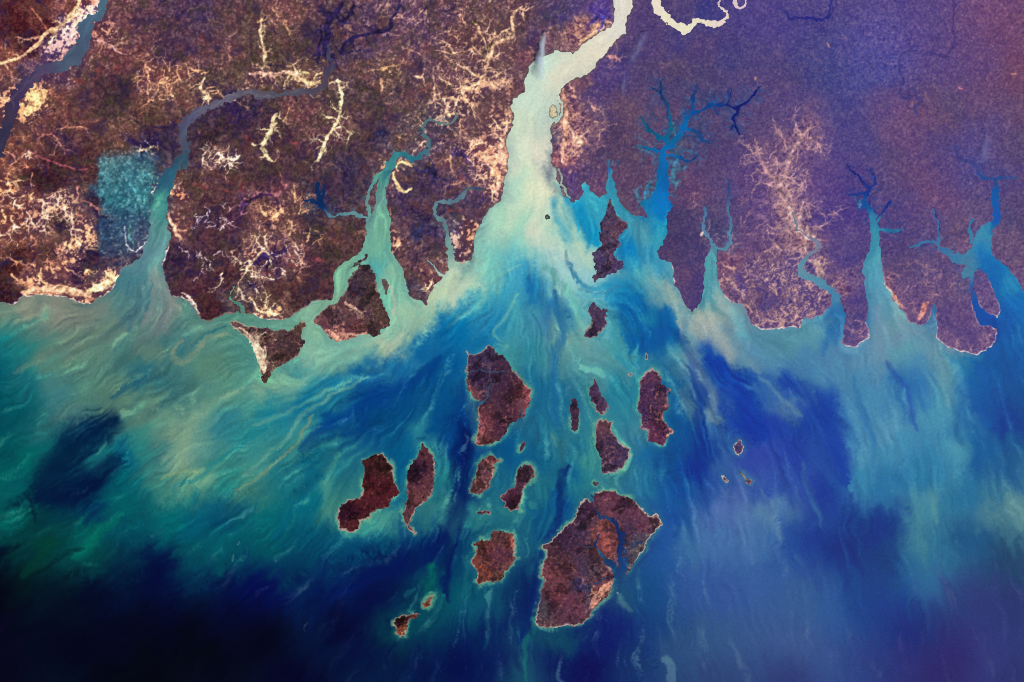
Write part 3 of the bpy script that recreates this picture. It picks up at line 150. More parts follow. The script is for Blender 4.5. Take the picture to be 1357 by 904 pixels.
# land stains: colour, width, softness, spurs, points
LS = [((235,215,160),6,1,[(367,150),(361,160),(358,175),(350,188),(349,200),(356,212)]),
((235,220,165),5,1,[(447,106),(453,124),(451,142),(447,159),(438,175),(429,190),(425,205),(422,215)]),((230,215,165),3,1,[(429,190),(420,184),(411,186)]),((235,215,165),3,1,[(447,159),(438,155),(428,153)]),((230,215,165),4,1,[(440,172),(455,170),(467,178)]),
((235,205,150),7,1,[(380,97),(400,106),(412,111),(425,108)]),((215,165,140),6,1,[(330,97),(350,98),(375,97),(400,98)]),((220,190,145),4,1,[(348,92),(351,75),(350,60),(345,40),(347,28)]),((225,170,110),5,0,[(342,30),(352,28)]),
((225,190,145),6,1,[(272,105),(266,118),(278,128),(268,132)]),((235,215,150),4,1,[(388,84),(392,95),(410,96)]),((215,165,115),3,1,[(487,95),(505,92),(520,88),(535,84)]),((220,190,150),3,1,[(430,115),(445,108),(462,112)]),
((225,180,140),5,1,[(692,8),(678,24),(681,48),(660,55),(650,75),(646,82),(644,98),(635,107),(620,120),(612,125)]),((220,175,135),3,1,[(628,28),(640,50),(648,70)]),((215,165,130),3,1,[(578,66),(600,70),(625,66)]),((215,170,140),4,1,[(612,125),(595,135),(590,150),(575,160)]),((225,175,140),3,1,[(640,128),(625,118),(600,118)]),((210,160,130),3,1,[(575,100),(576,130),(578,150)]),
((235,185,140),6,1,[(770,55),(785,44),(800,36),(806,30)]),((196,150,140),5,1,[(1075,165),(1062,185),(1047,205),(1040,235),(1032,250),(1040,265),(1045,280)]),((208,164,150),8,1,[(1045,275),(1058,300),(1072,318)]),((190,140,135),4,1,[(1000,185),(1010,215),(1025,235),(1035,242)]),((190,140,135),3,1,[(1000,224),(1018,230),(1035,238)]),((190,140,135),4,1,[(1072,225),(1066,240),(1055,252)]),((185,140,135),3,1,[(1003,240),(1020,246),(1033,250)]),((190,140,130),3,1,[(1095,183),(1080,182),(1065,185)]),((190,140,130),3,1,[(1025,155),(1032,175),(1042,190)]),
((205,150,140),3,1,[(124,53),(141,57),(155,68),(168,73)]),((235,190,140),6,1,[(108,-5),(96,18),(82,34),(62,44),(46,62),(22,78),(0,84),(-30,95)]),((205,130,100),3,1,[(62,40),(52,22),(38,10)]),((220,160,130),3,1,[(20,50),(40,52),(60,46)]),
((205,140,110),3,1,[(75,172),(95,168),(118,172)]),((190,110,100),3,1,[(48,186),(62,178),(80,184)]),((170,85,95),3,1,[(33,198),(62,211),(93,223),(124,224)]),((226,172,136),12,0,[(30,388),(60,384),(90,385),(120,392)]),((150,92,78),2,0,[(40,388),(75,388),(110,396)]),((242,206,155),11,0,[(118,386),(138,378),(155,367)]),((235,180,145),6,0,[(222,285),(230,300),(238,318)]),((240,215,195),2.2,0,[(214,350),(220,335),(225,318)]),((235,205,180),3,0,[(240,388),(255,399),(264,416)]),
((158,100,104),7,1,[(318,286),(323,268),(341,259),(367,257),(378,245)]),((50,30,85),4.5,1,[(318,286),(322,270),(340,261),(362,259)]),((150,98,98),3,1,[(375,305),(384,325),(380,350)]),((60,35,80),3,1,[(376,308),(384,328)]),
((34,26,76),10,1,[(454,2),(446,16),(437,28),(433,50),(431,80)]),((34,26,76),7,1,[(468,5),(464,20),(450,30)]),((36,28,76),7,1,[(426,35),(425,60),(420,85)]),((32,26,76),6,1,[(531,2),(520,25),(514,40),(490,45),(465,52),(450,72)]),((40,32,78),5,1,[(478,66),(450,72)]),((38,30,78),10,1,[(440,72),(436,88)]),
((45,45,85),9,1,[(495,178),(508,172)]),((45,30,80),10,1,[(170,185),(190,193),(216,188)]),((50,35,75),6,1,[(200,166),(222,170),(232,163)]),((225,190,150),4,1,[(182,200),(195,198),(203,194)]),((40,25,80),8,1,[(335,350),(350,340),(365,335),(376,330)]),((230,195,150),4,1,[(320,372),(335,345),(350,335),(362,342)]),((230,190,150),4,0,[(330,395),(345,412),(362,416),(376,414)]),((215,190,150),3,1,[(312,395),(318,382),(322,395),(332,402)]),
((45,40,85),10,1,[(572,245),(575,230),(566,222)]),((45,50,95),10,1,[(560,300),(545,312)]),((60,45,100),9,1,[(600,205),(620,208)]),((240,215,185),5,1,[(290,205),(310,212),(318,205)]),((225,195,170),3,1,[(305,215),(315,225)]),((235,205,140),5,0,[(525,222),(534,215),(545,222)]),((230,195,140),5,0,[(520,228),(526,245),(535,255),(546,250)]),((255,225,170),4,1,[(572,372),(568,382),(560,386)]),
((235,190,160),9,1,[(760,190),(765,185),(772,192)]),((230,170,140),6,0,[(745,118),(747,135),(750,160),(748,190),(745,215)]),((220,150,135),5,1,[(805,75),(815,76),(822,80)]),((225,165,150),5,0,[(1000,104),(1003,110)]),((225,160,130),4,0,[(1096,58),(1100,62)]),((235,165,130),4,0,[(1340,98),(1346,99)]),((200,110,115),4,0,[(1270,115),(1276,117)]),((225,150,115),5,0,[(1176,380),(1186,394),(1196,408)]),((225,140,115),6,0,[(1218,424),(1224,410),(1230,400)]),((240,210,190),4,0,[(928,312),(932,308)]),((70,60,160),10,1,[(790,20),(800,25)]),((225,160,130),5,0,[(815,297),(823,300)]),((238,185,130),20,0,[(38,147),(48,134),(58,124)]),((205,130,90),5,1,[(60,122),(72,116)]),((18,14,40),2.6,0,[(719,41),(724,43)]),((30,28,70),2.6,0,[(850,41),(858,40)]),((30,28,80),2.6,0,[(1301,171),(1303,169)]),
((200,160,140),7,1,[(1075,345),(1085,352),(1090,365),(1082,360)]),((200,165,150),6,1,[(1070,300),(1076,312)]),((75,110,140),6,1,[(842,194),(858,200)]),((60,125,150),9,1,[(896,250),(892,232),(895,215)]),((50,125,155),8,1,[(862,240),(858,252),(866,262)]),((60,120,140),5,1,[(890,160),(893,175),(905,185)]),((70,115,140),6,1,[(850,245),(844,262),(852,272)]),((45,120,150),6,1,[(1140,276),(1140,264)]),((225,215,215),2,0,[(166,300),(166,320),(176,333),(186,330),(196,320)]),((90,140,140),4,0,[(172,295),(171,312),(178,325)]),((200,215,200),2.4,0,[(201,258),(207,249)])]
# water plumes and tongues: colour, width, opacity, points
WS = [((122,114,130),3,.6,[(246,178),(250,165),(260,151),(282,138),(305,129),(325,125),(362,127),(402,120)]),((58,54,76),3,.5,[(250,196),(247,172),(256,157),(284,135)]),((102,122,142),4,.5,[(134,8),(119,32),(109,58)]),((88,64,94),8,.6,[(62,93),(42,108),(24,126)]),((105,95,112),2.4,.6,[(50,98),(30,118),(18,140)]),((0,28,62),38,.9,[(60,650),(85,615),(120,580),(158,556)]),((0,20,58),34,.9,[(52,662),(95,655),(130,632),(155,608)]),((0,30,50),8,.8,[(42,655),(42,672),(47,690)]),((10,100,110),12,.8,[(128,595),(145,592)]),((70,130,120),7,.7,[(126,602),(140,582)]),
((0,60,130),17,.85,[(585,475),(530,512),(475,540),(435,562),(400,592)]),((0,20,85),24,.9,[(612,560),(612,620),(604,680),(588,718),(540,745),(490,768),(440,792)]),((0,58,125),12,.8,[(618,490),(610,530),(614,570)]),((10,100,168),9,.55,[(702,362),(704,380),(708,400)]),((30,105,155),12,.7,[(738,395),(744,430),(736,480),(735,560)]),((0,32,100),13,.85,[(752,620),(738,690),(716,742),(706,800),(690,852)]),
((10,52,150),24,.9,[(938,478),(962,496),(992,540),(1010,585)]),((8,50,140),13,.85,[(898,435),(915,470),(932,540),(926,640)]),((25,60,155),22,.85,[(1035,500),(1080,522),(1100,570),(1118,640)]),((0,85,155),26,.9,[(832,408),(835,440),(855,456),(880,445),(878,410)]),((25,120,160),14,.8,[(852,424),(862,428)]),
((125,160,135),14,.75,[(330,515),(280,535),(245,575),(240,605),(248,622)]),((140,165,120),5,.7,[(215,640),(235,632),(258,622)]),((105,160,145),5,.7,[(490,498),(430,530),(375,580),(325,635)]),((100,160,145),5,.7,[(460,505),(395,540),(335,568)]),((115,135,112),4,.8,[(420,548),(385,590),(318,655)]),((110,165,150),9,.7,[(470,480),(420,498),(360,520)]),
((130,148,122),6,.75,[(300,440),(268,453),(257,466),(245,482),(232,474),(230,458),(240,452)]),((40,110,125),4,.8,[(298,430),(270,444),(254,460)]),((40,115,120),4,.8,[(240,460),(242,472)]),((120,185,160),5,.55,[(684,392),(677,404),(670,422),(661,428),(656,436),(660,446),(668,446)]),((110,175,155),5,.6,[(660,455),(672,455),(668,465)]),
((135,154,155),15,.5,[(905,410),(912,455),(926,492),(942,525),(948,560)]),((90,130,160),6,.7,[(1010,500),(1048,540),(1062,552)]),((78,140,172),15,.75,[(1108,475),(1122,520),(1138,580),(1142,625)]),((90,148,146),9,.6,[(1232,648),(1238,690)]),((100,145,142),14,.5,[(1342,655),(1352,705)]),((0,115,98),11,.7,[(95,745),(125,715),(160,682)]),((150,170,162),9,.75,[(876,370),(892,398),(904,440)]),
((180,210,185),18,.9,[(738,262),(752,295),(770,325),(780,348)]),((12,140,188),13,.9,[(764,276),(778,296),(790,322)]),((60,120,150),6,.6,[(745,330),(760,365),(790,385),(830,378)]),((20,115,160),5,.7,[(752,345),(762,368),(780,382)]),((70,150,165),6,.7,[(680,360),(650,385),(625,420)]),((120,190,180),6,.6,[(690,350),(660,372),(630,405),(600,430)]),((90,165,160),9,.6,[(722,350),(745,380),(765,420),(758,470)]),
((95,150,150),9,.6,[(790,460),(820,480),(838,510)]),((60,130,140),7,.7,[(800,395),(830,470),(845,475)]),((85,160,175),14,.7,[(850,300),(852,340),(862,368)]),((40,130,180),4,.8,[(851,330),(853,352)]),((40,130,180),4,.8,[(859,328),(860,352)]),((200,190,170),5,.7,[(515,378),(520,392),(518,415)]),((170,190,165),10,.8,[(495,452),(515,460),(530,445)]),((185,205,170),12,.8,[(568,405),(590,385),(605,365)]),
((150,165,160),22,.7,[(920,430),(950,445),(972,468)]),((110,150,165),10,.7,[(975,400),(968,430),(985,470),(1010,495)]),((110,145,168),14,.7,[(1160,400),(1165,440),(1168,480)]),((40,105,165),8,.7,[(1104,410),(1098,445),(1092,470)]),((100,150,165),14,.7,[(1235,455),(1250,500),(1258,540)]),((22,90,160),20,.85,[(1335,425),(1300,500),(1310,560)]),((40,80,160),8,.7,[(1175,480),(1200,520),(1215,570)]),((45,110,165),9,.6,[(1125,500),(1150,560),(1160,620)]),
((80,115,165),14,.5,[(960,650),(985,700),(1000,750)]),((90,130,160),9,.6,[(1010,660),(1025,690),(1030,720)]),((60,110,155),7,.6,[(1065,610),(1082,660),(1088,700)]),((20,110,110),6,.7,[(697,905),(696,860),(706,830),(705,820)]),((0,70,95),7,.6,[(640,860),(648,820),(660,790)]),((20,95,110),6,.6,[(615,800),(612,760),(622,730)]),((0,100,85),12,.7,[(572,790),(575,765),(568,745)]),((0,15,80),8,.8,[(596,800),(592,760),(604,720)]),((30,115,125),6,.6,[(552,778),(538,790)]),
((120,130,128),9,.6,[(205,350),(205,390),(190,430)]),((120,130,130),7,.6,[(218,370),(228,400),(215,430)]),((60,110,122),4,.7,[(195,370),(180,420),(150,470)]),((60,110,122),3,.7,[(205,375),(192,410),(178,440)]),((60,112,120),6,.6,[(225,480),(180,512),(150,530)]),((110,135,118),6,.6,[(110,430),(70,465),(20,490)]),((115,140,118),6,.6,[(155,420),(110,460),(85,490)]),((20,80,110),7,.6,[(190,500),(170,515),(150,525)]),
((20,120,130),8,.6,[(350,570),(300,600),(230,660)]),((0,90,120),7,.6,[(440,620),(400,660),(360,720)]),((70,140,130),8,.6,[(450,600),(430,640),(440,690)]),((150,185,180),2,.7,[(309,737),(312,733)]),((140,170,170),1.6,.6,[(316,722),(318,719)]),((60,70,110),1.8,.5,[(404,834),(412,822)]),((0,60,45),14,.6,[(40,720),(70,720),(30,760)]),((0,10,15),4.5,.3,[(45,760),(90,735),(110,728)]),((0,8,12),5,.3,[(2,740),(22,720)]),((90,140,140),8,.6,[(824,790),(826,802),(836,815)]),((150,185,170),2.4,.9,[(821,786),(823,788)]),
((40,130,130),12,.6,[(640,690),(615,700)]),((60,140,130),6,.6,[(702,662),(708,672)]),((20,70,130),6,.7,[(622,596),(640,598),(650,594)]),((50,130,140),6,.6,[(770,480),(775,520),(785,560)]),((100,140,125),5,.6,[(727,575),(733,592)])]
FLOW = """50,500,-1,.5;150,520,-1,.45;250,560,-.9,.5;200,400,-.35,1;180,430,-.6,.8;220,380,-.3,1;100,420,-1,.3;350,600,-1,.6;450,560,-1,.55;480,500,-1,.35;420,480,-1,.15;300,700,-1,.7;150,700,-1,.6;60,680,-1,.5;100,800,-1,.5;400,720,-.7,.8;430,680,-.5,1;500,740,-1,.5;560,560,-.6,.9;600,520,-.35,1;600,440,-.8,.6;640,400,-.7,.8;700,380,0,1;700,300,0,1;720,200,0,1;700,120,-.3,1;790,50,-1,.6;820,10,-.2,1;660,310,-.5,.9;760,330,.35,1;770,390,.6,.6;720,500,0,1;700,450,-.1,1;750,450,.1,1;720,600,0,1;740,680,-.1,1;700,780,0,1;690,860,.05,1;610,620,0,1;600,720,-.2,1;620,800,-.1,1;560,800,-.5,.9;800,480,1,.4;830,500,.7,.8;840,560,.2,1;860,400,.3,1;820,380,1,-.1;880,450,.4,1;920,520,.55,.9;960,500,.8,.7;1000,540,.7,.8;940,600,.2,1;1040,500,.8,.5;1080,520,.6,.9;1100,600,.2,1;1150,540,.3,1;1200,500,.35,1;1180,600,.2,1;1240,560,.2,1;1230,680,.2,1;1300,600,.3,1;1330,680,.3,1;1000,700,.2,1;960,760,.1,1;1060,800,.2,1;1150,750,.2,1;1000,850,.5,1;860,340,0,1;880,230,0,1;940,430,.6,.6;510,400,-.1,1;505,320,.1,1;450,380,-.1,1;360,430,-1,.1;280,440,-1,.4;340,540,-1,.2;1160,380,0,1;1310,350,.6,1;1340,420,.6,.8"""
# ------------------------------------------------------------------ fields on a regular survey grid
X0, Y0, X1, Y1 = -132, -96, 1490, 1000
GX = np.arange(X0, X1 + 1, 1.0); GY = np.arange(Y0, Y1 + 1, 1.0)
NX, NY = len(GX), len(GY)
PX, PY = np.meshgrid(GX.astype(np.float32), GY.astype(np.float32))
rng = np.random.default_rng(11)

def smooth(a, b, x):
    t = np.clip((x - a) / (b - a), 0, 1); return t * t * (3 - 2 * t)
def lin(c):
    c = np.asarray(c, np.float32) / 255.0
    return np.where(c <= .04045, c / 12.92, ((c + .055) / 1.055) ** 2.4).astype(np.float32)
def spec_noise(n, beta, seed, lo=1.0, hi=1e9):
    r = np.random.default_rng(seed)
    f = np.fft.rfft2(r.standard_normal((n, n)))
    k = np.hypot(np.fft.fftfreq(n)[:, None], np.fft.rfftfreq(n)[None]) * n
    amp = np.where(k < lo, 0, 1 / np.maximum(k, 1) ** beta) * np.exp(-(k / hi) ** 2)
    a = np.fft.irfft2(f * amp, (n, n)); return (a / a.std()).astype(np.float32)
def samp(t, u, v):                                  # bilinear, periodic
    h, w = t.shape
    iu = np.floor(u); iv = np.floor(v); fu = (u - iu).astype(np.float32); fv = (v - iv).astype(np.float32)
    iu = iu.astype(np.int32) % w; iv = iv.astype(np.int32) % h; ju = (iu + 1) % w; jv = (iv + 1) % h
    return (t[iv, iu] * (1 - fu) + t[iv, ju] * fu) * (1 - fv) + (t[jv, iu] * (1 - fu) + t[jv, ju] * fu) * fv
def grid_samp(a, x, y):                             # bilinear sample of a field on the survey grid
    x = np.clip(x - X0, 0, NX - 1.001); y = np.clip(y - Y0, 0, NY - 1.001)
    ix = x.astype(np.int32); iy = y.astype(np.int32)
    fx = (x - ix).astype(np.float32); fy = (y - iy).astype(np.float32)
    if a.ndim == 3: fx = fx[..., None]; fy = fy[..., None]
    return (a[iy, ix] * (1 - fx) + a[iy, ix + 1] * fx) * (1 - fy) + (a[iy + 1, ix] * (1 - fx) + a[iy + 1, ix + 1] * fx) * fy
def boxblur(a, r):
    for ax in (0, 1):
        p = [(0, 0)] * a.ndim; p[ax] = (r + 1, r)
        c = np.cumsum(np.pad(a, p, mode='edge'), axis=ax, dtype=np.float64)
        s0 = [slice(None)] * a.ndim; s1 = [slice(None)] * a.ndim
        s0[ax] = slice(0, a.shape[ax]); s1[ax] = slice(2 * r + 1, 2 * r + 1 + a.shape[ax])
        a = ((c[tuple(s1)] - c[tuple(s0)]) / (2 * r + 1)).astype(np.float32)
    return a
def blur(a, r): return boxblur(boxblur(a, r), r)

NA = spec_noise(1024, 1.0, 1, 8); NB = spec_noise(1024, 1.0, 2, 8); NC = spec_noise(1024, 1.6, 3, 3); ND = spec_noise(1024, 1.6, 4, 3)
NF = spec_noise(1024, .7, 5, 40, 260); NG = spec_noise(1024, .9, 6, 24, 220); NH = spec_noise(1024, 2.0, 7, 2)

def window(x0, y0, x1, y1):
    c = lambda v, n: int(min(max(0, v), n))
    return (slice(c(y0 - Y0, NY), c(y1 - Y0 + 2, NY)), slice(c(x0 - X0, NX), c(x1 - X0 + 2, NX)))
MX = PX + 1.5 * samp(NC, PX * 6, PY * 6); MY = PY + 1.5 * samp(ND, PX * 6 + 200, PY * 6)
def seg_dist(p, q, sl, warp=False):
    x = (MX if warp else PX)[sl]; y = (MY if warp else PY)[sl]; dx = q[0] - p[0]; dy = q[1] - p[1]; L = dx * dx + dy * dy + 1e-9
    t = np.clip(((x - p[0]) * dx + (y - p[1]) * dy) / L, 0, 1)
    return np.hypot(x - p[0] - t * dx, y - p[1] - t * dy), t
def spline(pts, n=4):                               # Catmull-Rom through the survey points
    P = np.array([pts[0]] + list(pts) + [pts[-1]], float); out = []
    for i in range(1, len(P) - 2):
        for k in range(n):
            t = k / n; a, b, c, d = P[i - 1], P[i], P[i + 1], P[i + 2]
            out.append(.5 * (2 * b + (c - a) * t + (2 * a - 5 * b + 4 * c - d) * t * t + (3 * b - a - 3 * c + d) * t ** 3))
    out.append(P[-2]); return [tuple(v) for v in out]
def poly_sdf(poly, R=14):
    xs = [p[0] for p in poly]; ys = [p[1] for p in poly]
    d = np.full((NY, NX), float(R), np.float32); ins = np.zeros((NY, NX), bool)
    for a, b in zip(poly, poly[1:] + poly[:1]):
        sl = window(min(a[0], b[0]) - R, min(a[1], b[1]) - R, max(a[0], b[0]) + R, max(a[1], b[1]) + R)
        if d[sl].size: d[sl] = np.minimum(d[sl], seg_dist(a, b, sl)[0])
        if a[1] != b[1]:
            lo, hi = (a, b) if a[1] < b[1] else (b, a)
            r0 = max(0, int(math.ceil(lo[1] - Y0))); r1 = min(NY, int(math.ceil(hi[1] - Y0)))
            if r1 > r0:
                xc = lo[0] + (GY[r0:r1] - lo[1]) * (hi[0] - lo[0]) / (hi[1] - lo[1])
                ins[r0:r1] ^= (GX[None] > xc[:, None])
    return np.where(ins, d, -d)
def line_sdf(pts, field, R=8, rag=.18):
    pts = spline(pts)
    for p, q in zip(pts, pts[1:]):
        w = max(p[2], q[2]) / 2 + R
        sl = window(min(p[0], q[0]) - w, min(p[1], q[1]) - w, max(p[0], q[0]) + w, max(p[1], q[1]) + w)
        if not field[sl].size: continue
        d, t = seg_dist(p, q, sl, True); hw = np.maximum((p[2] + (q[2] - p[2]) * t) / 2, .95)
        field[sl] = np.minimum(field[sl], d - hw * (1 + rag * RAG[sl]) - .35 * RAG[sl] * (hw > 2.2))

RAG = np.clip(samp(NG, PX * 1.2, PY * 1.2), -1.5, 1.5)
land = poly_sdf(COAST)
land += .9 * np.clip(samp(NG, PX * 1.0 + 90, PY * 1.0), -2, 2) * smooth(-3, 1, -np.abs(land) + 2)
river_id = np.full((NY, NX), -1, np.int32); allriv = np.full((NY, NX), 8.0, np.float32)
rnames = list(RIVERS)
for i, k in enumerate(rnames):
    f = np.full((NY, NX), 8.0, np.float32)
    for pl in RIVERS[k]: line_sdf(pl, f)
    river_id[(f < allriv) & (f < 3)] = i; allriv = np.minimum(allriv, f)
main = np.minimum(land, allriv)                     # mainland: > 0 is dry
isl = {}
for k, poly in ISL.items():
    xs = [p[0] for p in poly]; ys = [p[1] for p in poly]
    f = poly_sdf(poly, 10)
    f += np.where(f > -6, .95 * np.clip(samp(NG, PX * 1.7 + 300, PY * 1.7), -2, 2), 0) * min(1, (max(xs) - min(xs)) / 14)
    if k in ISLCREEKS:
        c = np.full((NY, NX), 8.0, np.float32)
        for pl in ISLCREEKS[k]: line_sdf(pl, c)
        f = np.minimum(f, c)
    isl[k] = f
allisl = np.full((NY, NX), -10, np.float32)
for f in isl.values(): allisl = np.maximum(allisl, f)
main = np.where(allisl > -1.0, np.minimum(main, -allisl - 1.0), main)
dry = np.maximum(main, allisl)

# ---- control-point fields
def parse(s, n):
    out = []
    for t in s.replace('\n', ';').split(';'):
        if t.strip(): out.append([float(v) for v in t.split(',')][:n])
    return np.array(out, np.float32)
def idw(pts, vals, step=4, p=3.2, soft=6.0, band=None):
    gx = np.arange(X0, X1 + step + 1, step, dtype=np.float32); gy = np.arange(Y0, Y1 + step + 1, step, dtype=np.float32)
    out = np.empty((len(gy), len(gx), vals.shape[1]), np.float32)
    for r in range(len(gy)):
        d2 = (gx[:, None] - pts[None, :, 0]) ** 2 + (gy[r] - pts[None, :, 1]) ** 2 + soft * soft
        w = d2 ** (-p / 2); out[r] = (w @ vals) / w.sum(1, keepdims=True)
    u = (PX - X0) / step; v = (PY - Y0) / step
    iu = np.minimum(u.astype(np.int32), len(gx) - 2); iv = np.minimum(v.astype(np.int32), len(gy) - 2)
    fu = (u - iu)[..., None]; fv = (v - iv)[..., None]
    return (out[iv, iu] * (1 - fu) + out[iv, iu + 1] * fu) * (1 - fv) + (out[iv + 1, iu] * (1 - fu) + out[iv + 1, iu + 1] * fu) * fv

# ---- water: currents, then the sediment they carry
fl = parse(FLOW, 4); fv = fl[:, 2:] / np.hypot(fl[:, 2], fl[:, 3])[:, None]
F = idw(fl[:, :2], fv, 8, 2.6, 15)
obst = blur(smooth(-4, 2, dry), 9); gy_, gx_ = np.gradient(obst)         # currents bend round the islands
nrm = np.hypot(gx_, gy_) + 1e-6; kk = np.clip(nrm * 22, 0, .9)
tx, ty = -gy_ / nrm, gx_ / nrm; sg = np.sign(tx * F[..., 0] + ty * F[..., 1])
F[..., 0] = F[..., 0] * (1 - kk) + kk * tx * sg; F[..., 1] = F[..., 1] * (1 - kk) + kk * ty * sg
cy, _ = np.gradient(samp(NC, PX * .9, PY * .9)); _, cx = np.gradient(samp(NC, PX * .9, PY * .9))
cy2, cx2 = np.gradient(boxblur(samp(ND, PX * 2.6 + 50, PY * 2.6), 5))
F[..., 0] += 4.0 * cy + 3.0 * cy2; F[..., 1] -= 4.0 * cx + 3.0 * cx2
F /= np.hypot(F[..., 0], F[..., 1])[..., None] + 1e-6
Fx = np.ascontiguousarray(F[..., 0]).ravel(); Fy = np.ascontiguousarray(F[..., 1]).ravel()
def lic(tex, scale, L, step, h):                    # noise smeared along the current
    def at(x, y): return samp(tex, x * scale, y * scale)
    qx = PX[::h, ::h]; qy = PY[::h, ::h]; acc = at(qx, qy)
    for s in (1, -1):
        x, y = qx.copy(), qy.copy()
        for i in range(L):
            k = np.clip(y - Y0, 0, NY - 1).astype(np.int32) * NX + np.clip(x - X0, 0, NX - 1).astype(np.int32)
            x += s * step * Fx[k]; y += s * step * Fy[k]
            acc += (1 - (i + 1) / (L + 1)) * at(x, y)
    acc /= acc.std()
    if h == 1: return acc
    u = (PX - X0) / h; v = (PY - Y0) / h; iu = np.minimum(u.astype(np.int32), acc.shape[1] - 2); iv = np.minimum(v.astype(np.int32), acc.shape[0] - 2)
    fu = u - iu; fv_ = v - iv
    return (acc[iv, iu] * (1 - fu) + acc[iv, iu + 1] * fu) * (1 - fv_) + (acc[iv + 1, iu] * (1 - fu) + acc[iv + 1, iu + 1] * fu) * fv_
fine = lic(NF, 1.45, 15, 2.2, 1); mid = lic(NG, .8, 18, 3.4, 2); wide = lic(NA, .45, 18, 6.0, 3)
fil = np.clip(mid + .3 * fine - .7, 0, 2.5) ** 1.4                      # pale threads
pm = smooth(-.9, 1.1, samp(NH, PX * 5 + 111, PY * 5)) ; pm2 = smooth(-.8, 1.0, samp(NH, PX * 7 + 511, PY * 7 + 90))
fil = fil * (.25 + .95 * pm2)
streak = .50 * fine * (.15 + 1.0 * pm) + .55 * mid * (.35 + .8 * pm2) + .30 * wide; streak /= streak.std()

wc = parse(WC, 5)
off = 7.0 * (1 - .45 * smooth(690, 760, PY))
wx = PX + off * (samp(NC, PX * 1.1, PY * 1.1)) + F[..., 0] * 6 * mid - F[..., 1] * 3.0 * wide
wy = PY + off * (samp(ND, PX * 1.1, PY * 1.1)) + F[..., 1] * 6 * mid + F[..., 0] * 3.0 * wide
inriv = smooth(3, -2, allriv) * smooth(-30, 6, boxblur(np.minimum(land, 12), 6))
wx = wx * (1 - inriv) + PX * inriv; wy = wy * (1 - inriv) + PY * inriv
W0 = idw(wc[:, :2], wc[:, 2:5], 4, 3.6, 5); W0 = W0 + (blur(W0, 16) - W0) * (smooth(680, 780, PY) * .8)[..., None]; W0 = W0 + (blur(W0, 7) - W0) * smooth(0, 8, boxblur(np.minimum(allriv, 8), 3))[..., None]
W = grid_samp(W0, wx, wy)
sx = PX + 2.6 * samp(NH, PX * 4, PY * 4) + F[..., 0] * 2 * mid - F[..., 1] * .5 * mid; sy = PY + 2.6 * samp(NH, PX * 4 + 300, PY * 4) + F[..., 1] * 2 * mid + F[..., 0] * .5 * mid
def stroke_mask(pts, w, wob=True, soft=1.0):
    pts = spline(pts); xs = [p[0] for p in pts]; ys = [p[1] for p in pts]; m = w * 1.2 + 14
    sl = window(min(xs) - m, min(ys) - m, max(xs) + m, max(ys) + m)
    x = sx[sl] if wob else lx[sl]; y = sy[sl] if wob else ly[sl]
    d = np.full(x.shape, 1e3, np.float32); n = len(pts) - 1
    for i, (p, q) in enumerate(zip(pts, pts[1:])):
        dx = q[0] - p[0]; dy = q[1] - p[1]; L = dx * dx + dy * dy + 1e-9
        t = np.clip(((x - p[0]) * dx + (y - p[1]) * dy) / L, 0, 1)
        g = (i + t) / n; tap = 1 if not wob else .35 + .65 * np.sqrt(np.clip(4 * g * (1 - g), 0, 1))
        d = np.minimum(d, np.hypot(x - p[0] - t * dx, y - p[1] - t * dy) / (tap * w / 2))
    return sl, d
for col, w, op, pts in WS:
    sl, d = stroke_mask(pts, w)
    a = op * smooth(1.9, .25, d + .22 * streak[sl]) * np.clip(.85 + .2 * mid[sl], .3, 1.1)
    W[sl] += a[..., None] * (np.array(col, np.float32) - W[sl])
shal = blur(smooth(-3.5, 0, allisl), 4) * smooth(1, 0, inriv)            # shoals round the islands
crk = np.full((NY, NX), 8.0, np.float32)
for pls in ISLCREEKS.values():
    for pl in pls: line_sdf(pl, crk)
open_ = smooth(1, 5, crk)
shal = np.clip(shal * 1.6, 0, 1) * open_ * (.55 + .25 * mid).clip(0, 1) * smooth(440, 520, PY)
sc = np.stack([58 + 0 * PX, 138 - 0 * PX, 128 + .02 * (PX - 600)], -1)
W += (.62 * shal)[..., None] * (sc - W)
rimsh = smooth(-3.5 - 5 * smooth(-.6, 1.2, samp(NH, PX * 9, PY * 9)), -.6, allisl) * smooth(-.6, .9, samp(NC, PX * 3.3 + 200, PY * 3.3) + .25) * smooth(440, 520, PY) * smooth(900, 840, PX)
rimsh = rimsh * open_
W += (.72 * rimsh)[..., None] * (np.array([112, 172, 138], np.float32) - W)
# streaks shift the load up and down
lum = W.max(-1, keepdims=True)
amp = (.026 + .020 * smooth(20, 120, lum[..., 0]) - .012 * smooth(120, 190, W.mean(-1))) * np.where(PX > 880, 1 - .3 * smooth(880, 1100, PX), 1) * (1 - .45 * inriv)
amp = amp * (1 - .6 * smooth(150, 195, W.mean(-1)))
amp = amp * (1 - .55 * smooth(560, 900, PX) * smooth(640, 760, PY))
k_ = (amp * np.clip(streak, -2.3, 2.3))[..., None]
thr_ = (smooth(30, 110, lum[..., 0]) * (.20 + .13 * smooth(520, 620, PX) * smooth(930, 850, PX) * smooth(400, 470, PY)) * fil * (1 - .6 * inriv) * smooth(215, 160, W.mean(-1)) * (1 - .62 * smooth(860, 980, PX)))[..., None]
W += np.clip(thr_, 0, .55) * (np.array([150, 182, 160], np.float32) * (.45 + W / 260) - W)
tint = np.where(k_ > 0, np.array([70, 62, 28], np.float32) * (W + 25) / 130, np.array([90, 62, 38], np.float32) * (W + 12) / 130)
W = np.clip(W * (1 + .55 * k_) + tint * k_ * 1.3, 0, 255)
W *= (1 + .018 * np.clip(samp(NF, PX * 3, PY * 3), -2, 2))[..., None]
WATER = np.clip(W, 0, 250)

